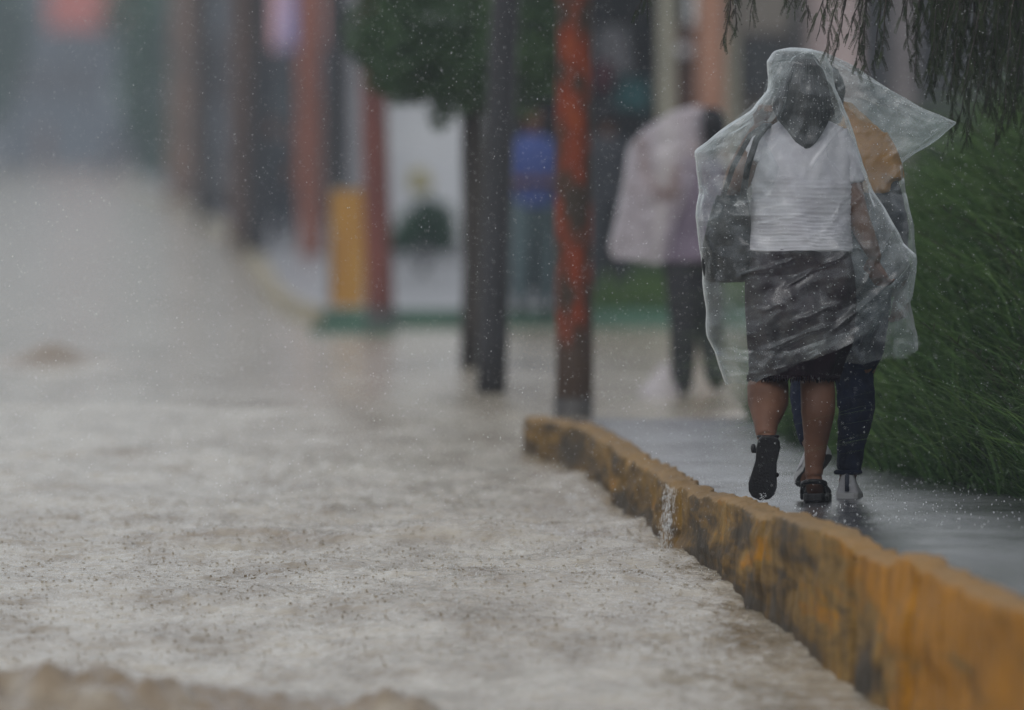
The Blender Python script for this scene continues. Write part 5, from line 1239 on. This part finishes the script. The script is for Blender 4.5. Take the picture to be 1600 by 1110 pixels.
# ------------------------------------------------------------------ rain: falling drops, splashes
def specks(P3, S, elong):
    ico = np.array([(0, 0, 1), (1, 0, 0), (0, 1, 0), (-1, 0, 0), (0, -1, 0), (0, 0, -1)], float)
    fc = np.array([(0, 1, 2), (0, 2, 3), (0, 3, 4), (0, 4, 1), (5, 2, 1), (5, 3, 2), (5, 4, 3), (5, 1, 4)])
    sc = np.ones((len(S), 1, 3)); sc[:, 0, 2] = elong
    V = P3[:, None] + ico[None] * S[:, None, None] * sc
    return V.reshape(-1, 3), (np.arange(len(S))[:, None, None] * 6 + fc[None]).reshape(-1, 3)
n = 40000
P3 = np.stack([rng.uniform(-2.4, 2.4, n), rng.uniform(37.0, 47.0, n), rng.uniform(-.1, 2.5, n)], -1)
S = np.clip(rng.lognormal(-7.08, .42, n), .0003, .0019)
V, Fc = specks(P3, S, rng.uniform(1, 1.7, n))
tag(np_mesh('falling_rain', V, Fc, M_DROP), 'heavy falling rain, fine bright drops in the air across the street', 'rain', kind='stuff')
def crowns(X, Y, Z, r, h, m=7):
    n = len(X); a = np.linspace(0, 2 * np.pi, m, endpoint=False)[None]
    lo = np.stack([X[:, None] + r[:, None] * .75 * np.cos(a), Y[:, None] + r[:, None] * .75 * np.sin(a), np.repeat((Z - .003)[:, None], m, 1)], -1)
    hh = h[:, None] * rng.uniform(.25, 1.3, (n, m))
    up = np.stack([X[:, None] + r[:, None] * np.cos(a + .1), Y[:, None] + r[:, None] * np.sin(a + .1), Z[:, None] + hh], -1)
    V = np.concatenate([lo, up], 1).reshape(-1, 3)
    f = np.array([[j, (j + 1) % m, m + (j + 1) % m, m + j] for j in range(m)])
    return V, (np.arange(n)[:, None, None] * 2 * m + f[None]).reshape(-1, 4)
n = 9000
Y = rng.uniform(36.5, 49, n); X = rng.uniform(-2.4, 1.2, n); ok = X < kerb_x(Y) - .03; X, Y = X[ok], Y[ok]
V, Fc = crowns(X, Y, water_z(X, Y), rng.uniform(.0015, .006, len(X)), rng.uniform(.0004, .0036, len(X)))
tag(np_mesh('water_splashes', V, Fc, M_WATER), 'tiny rain splashes pocking the brown flood water', 'splashes', kind='stuff')
n = 7000
Y = rng.uniform(38, 47, n); X = rng.uniform(-2.2, 1.2, n); ok = X < kerb_x(Y) - .03; X, Y = X[ok], Y[ok]
V, Fc = specks(np.stack([X, Y, water_z(X, Y) + rng.uniform(0, .012, len(X))], -1), rng.uniform(.0006, .0016, len(X)), rng.uniform(.7, 2.5, len(X)))
tag(np_mesh('splash_droplets', V, Fc, M_DROP), 'bright droplets jumping off the flood water', 'splashes', kind='stuff')
n = 420
Y = rng.uniform(38.5, 45, n); X = pave_left(Y) + rng.uniform(0, 1.3, n)
V, Fc = crowns(X, Y, pave_z(X, Y), rng.uniform(.001, .0028, n), rng.uniform(.001, .006, n))
tag(np_mesh('pavement_splashes', V, Fc, M_DROP), 'tiny rain splashes on the wet grey pavement', 'splashes', kind='stuff')
# kicked-up water beside the lifted sandal, and the little spill over the kerb
c0 = np.array(w(1226, 762, -.05)); n = 320
P3 = c0 + rng.normal(0, 1, (n, 3)) * np.array([.022, .05, .028]); S = rng.uniform(.0006, .0019, n)
V1, F1 = specks(P3, S, rng.uniform(.7, 1.6, n))
c1 = np.array(w(1192, 778, -.3)); P3 = c1 + rng.normal(0, 1, (60, 3)) * np.array([.007, .02, .014]); V2, F2 = specks(P3, rng.uniform(.0005, .0013, 60), rng.uniform(1, 3, 60))
V = np.concatenate([V1, V2]); Fc = np.concatenate([F1, F2 + len(V1)])
tag(np_mesh('foot_splash', V, Fc, M_DROP), 'splash of clear water thrown up beside the lifted sandal', 'splash', kind='stuff')
n = 700; yy = rng.normal(43.25, .16, n); tt = rng.uniform(0, 1, n)
P3 = np.stack([kerb_x(yy) - .02 - .03 * tt + rng.normal(0, .006, n), yy, .01 - .23 * tt], -1); V, Fc = specks(P3, rng.uniform(.0004, .0011, n), rng.uniform(2, 14, n))
tag(np_mesh('kerb_spill', V, Fc, M_DROP), 'small white spill of water running over the yellow kerb', 'spill', kind='stuff')

# ------------------------------------------------------------------ haze of rain
me = bpy.data.meshes.new('haze'); hb = MB(); hb.box(-75, 75, -6, 640, -2.2, 13.5)
hz = hb.build('haze', None, smooth=False); tag(hz, kind='stuff', label='grey rain haze filling the street', cat='haze')
hm, nt, out = new_mat('rain_haze'); pv = N(nt, 'ShaderNodeVolumePrincipled'); pv.inputs['Color'].default_value = (.82, .9, 1, 1); pv.inputs['Density'].default_value = .00078; pv.inputs['Anisotropy'].default_value = .1
nt.links.new(pv.outputs[0], out.inputs['Volume']); hz.data.materials.append(hm)
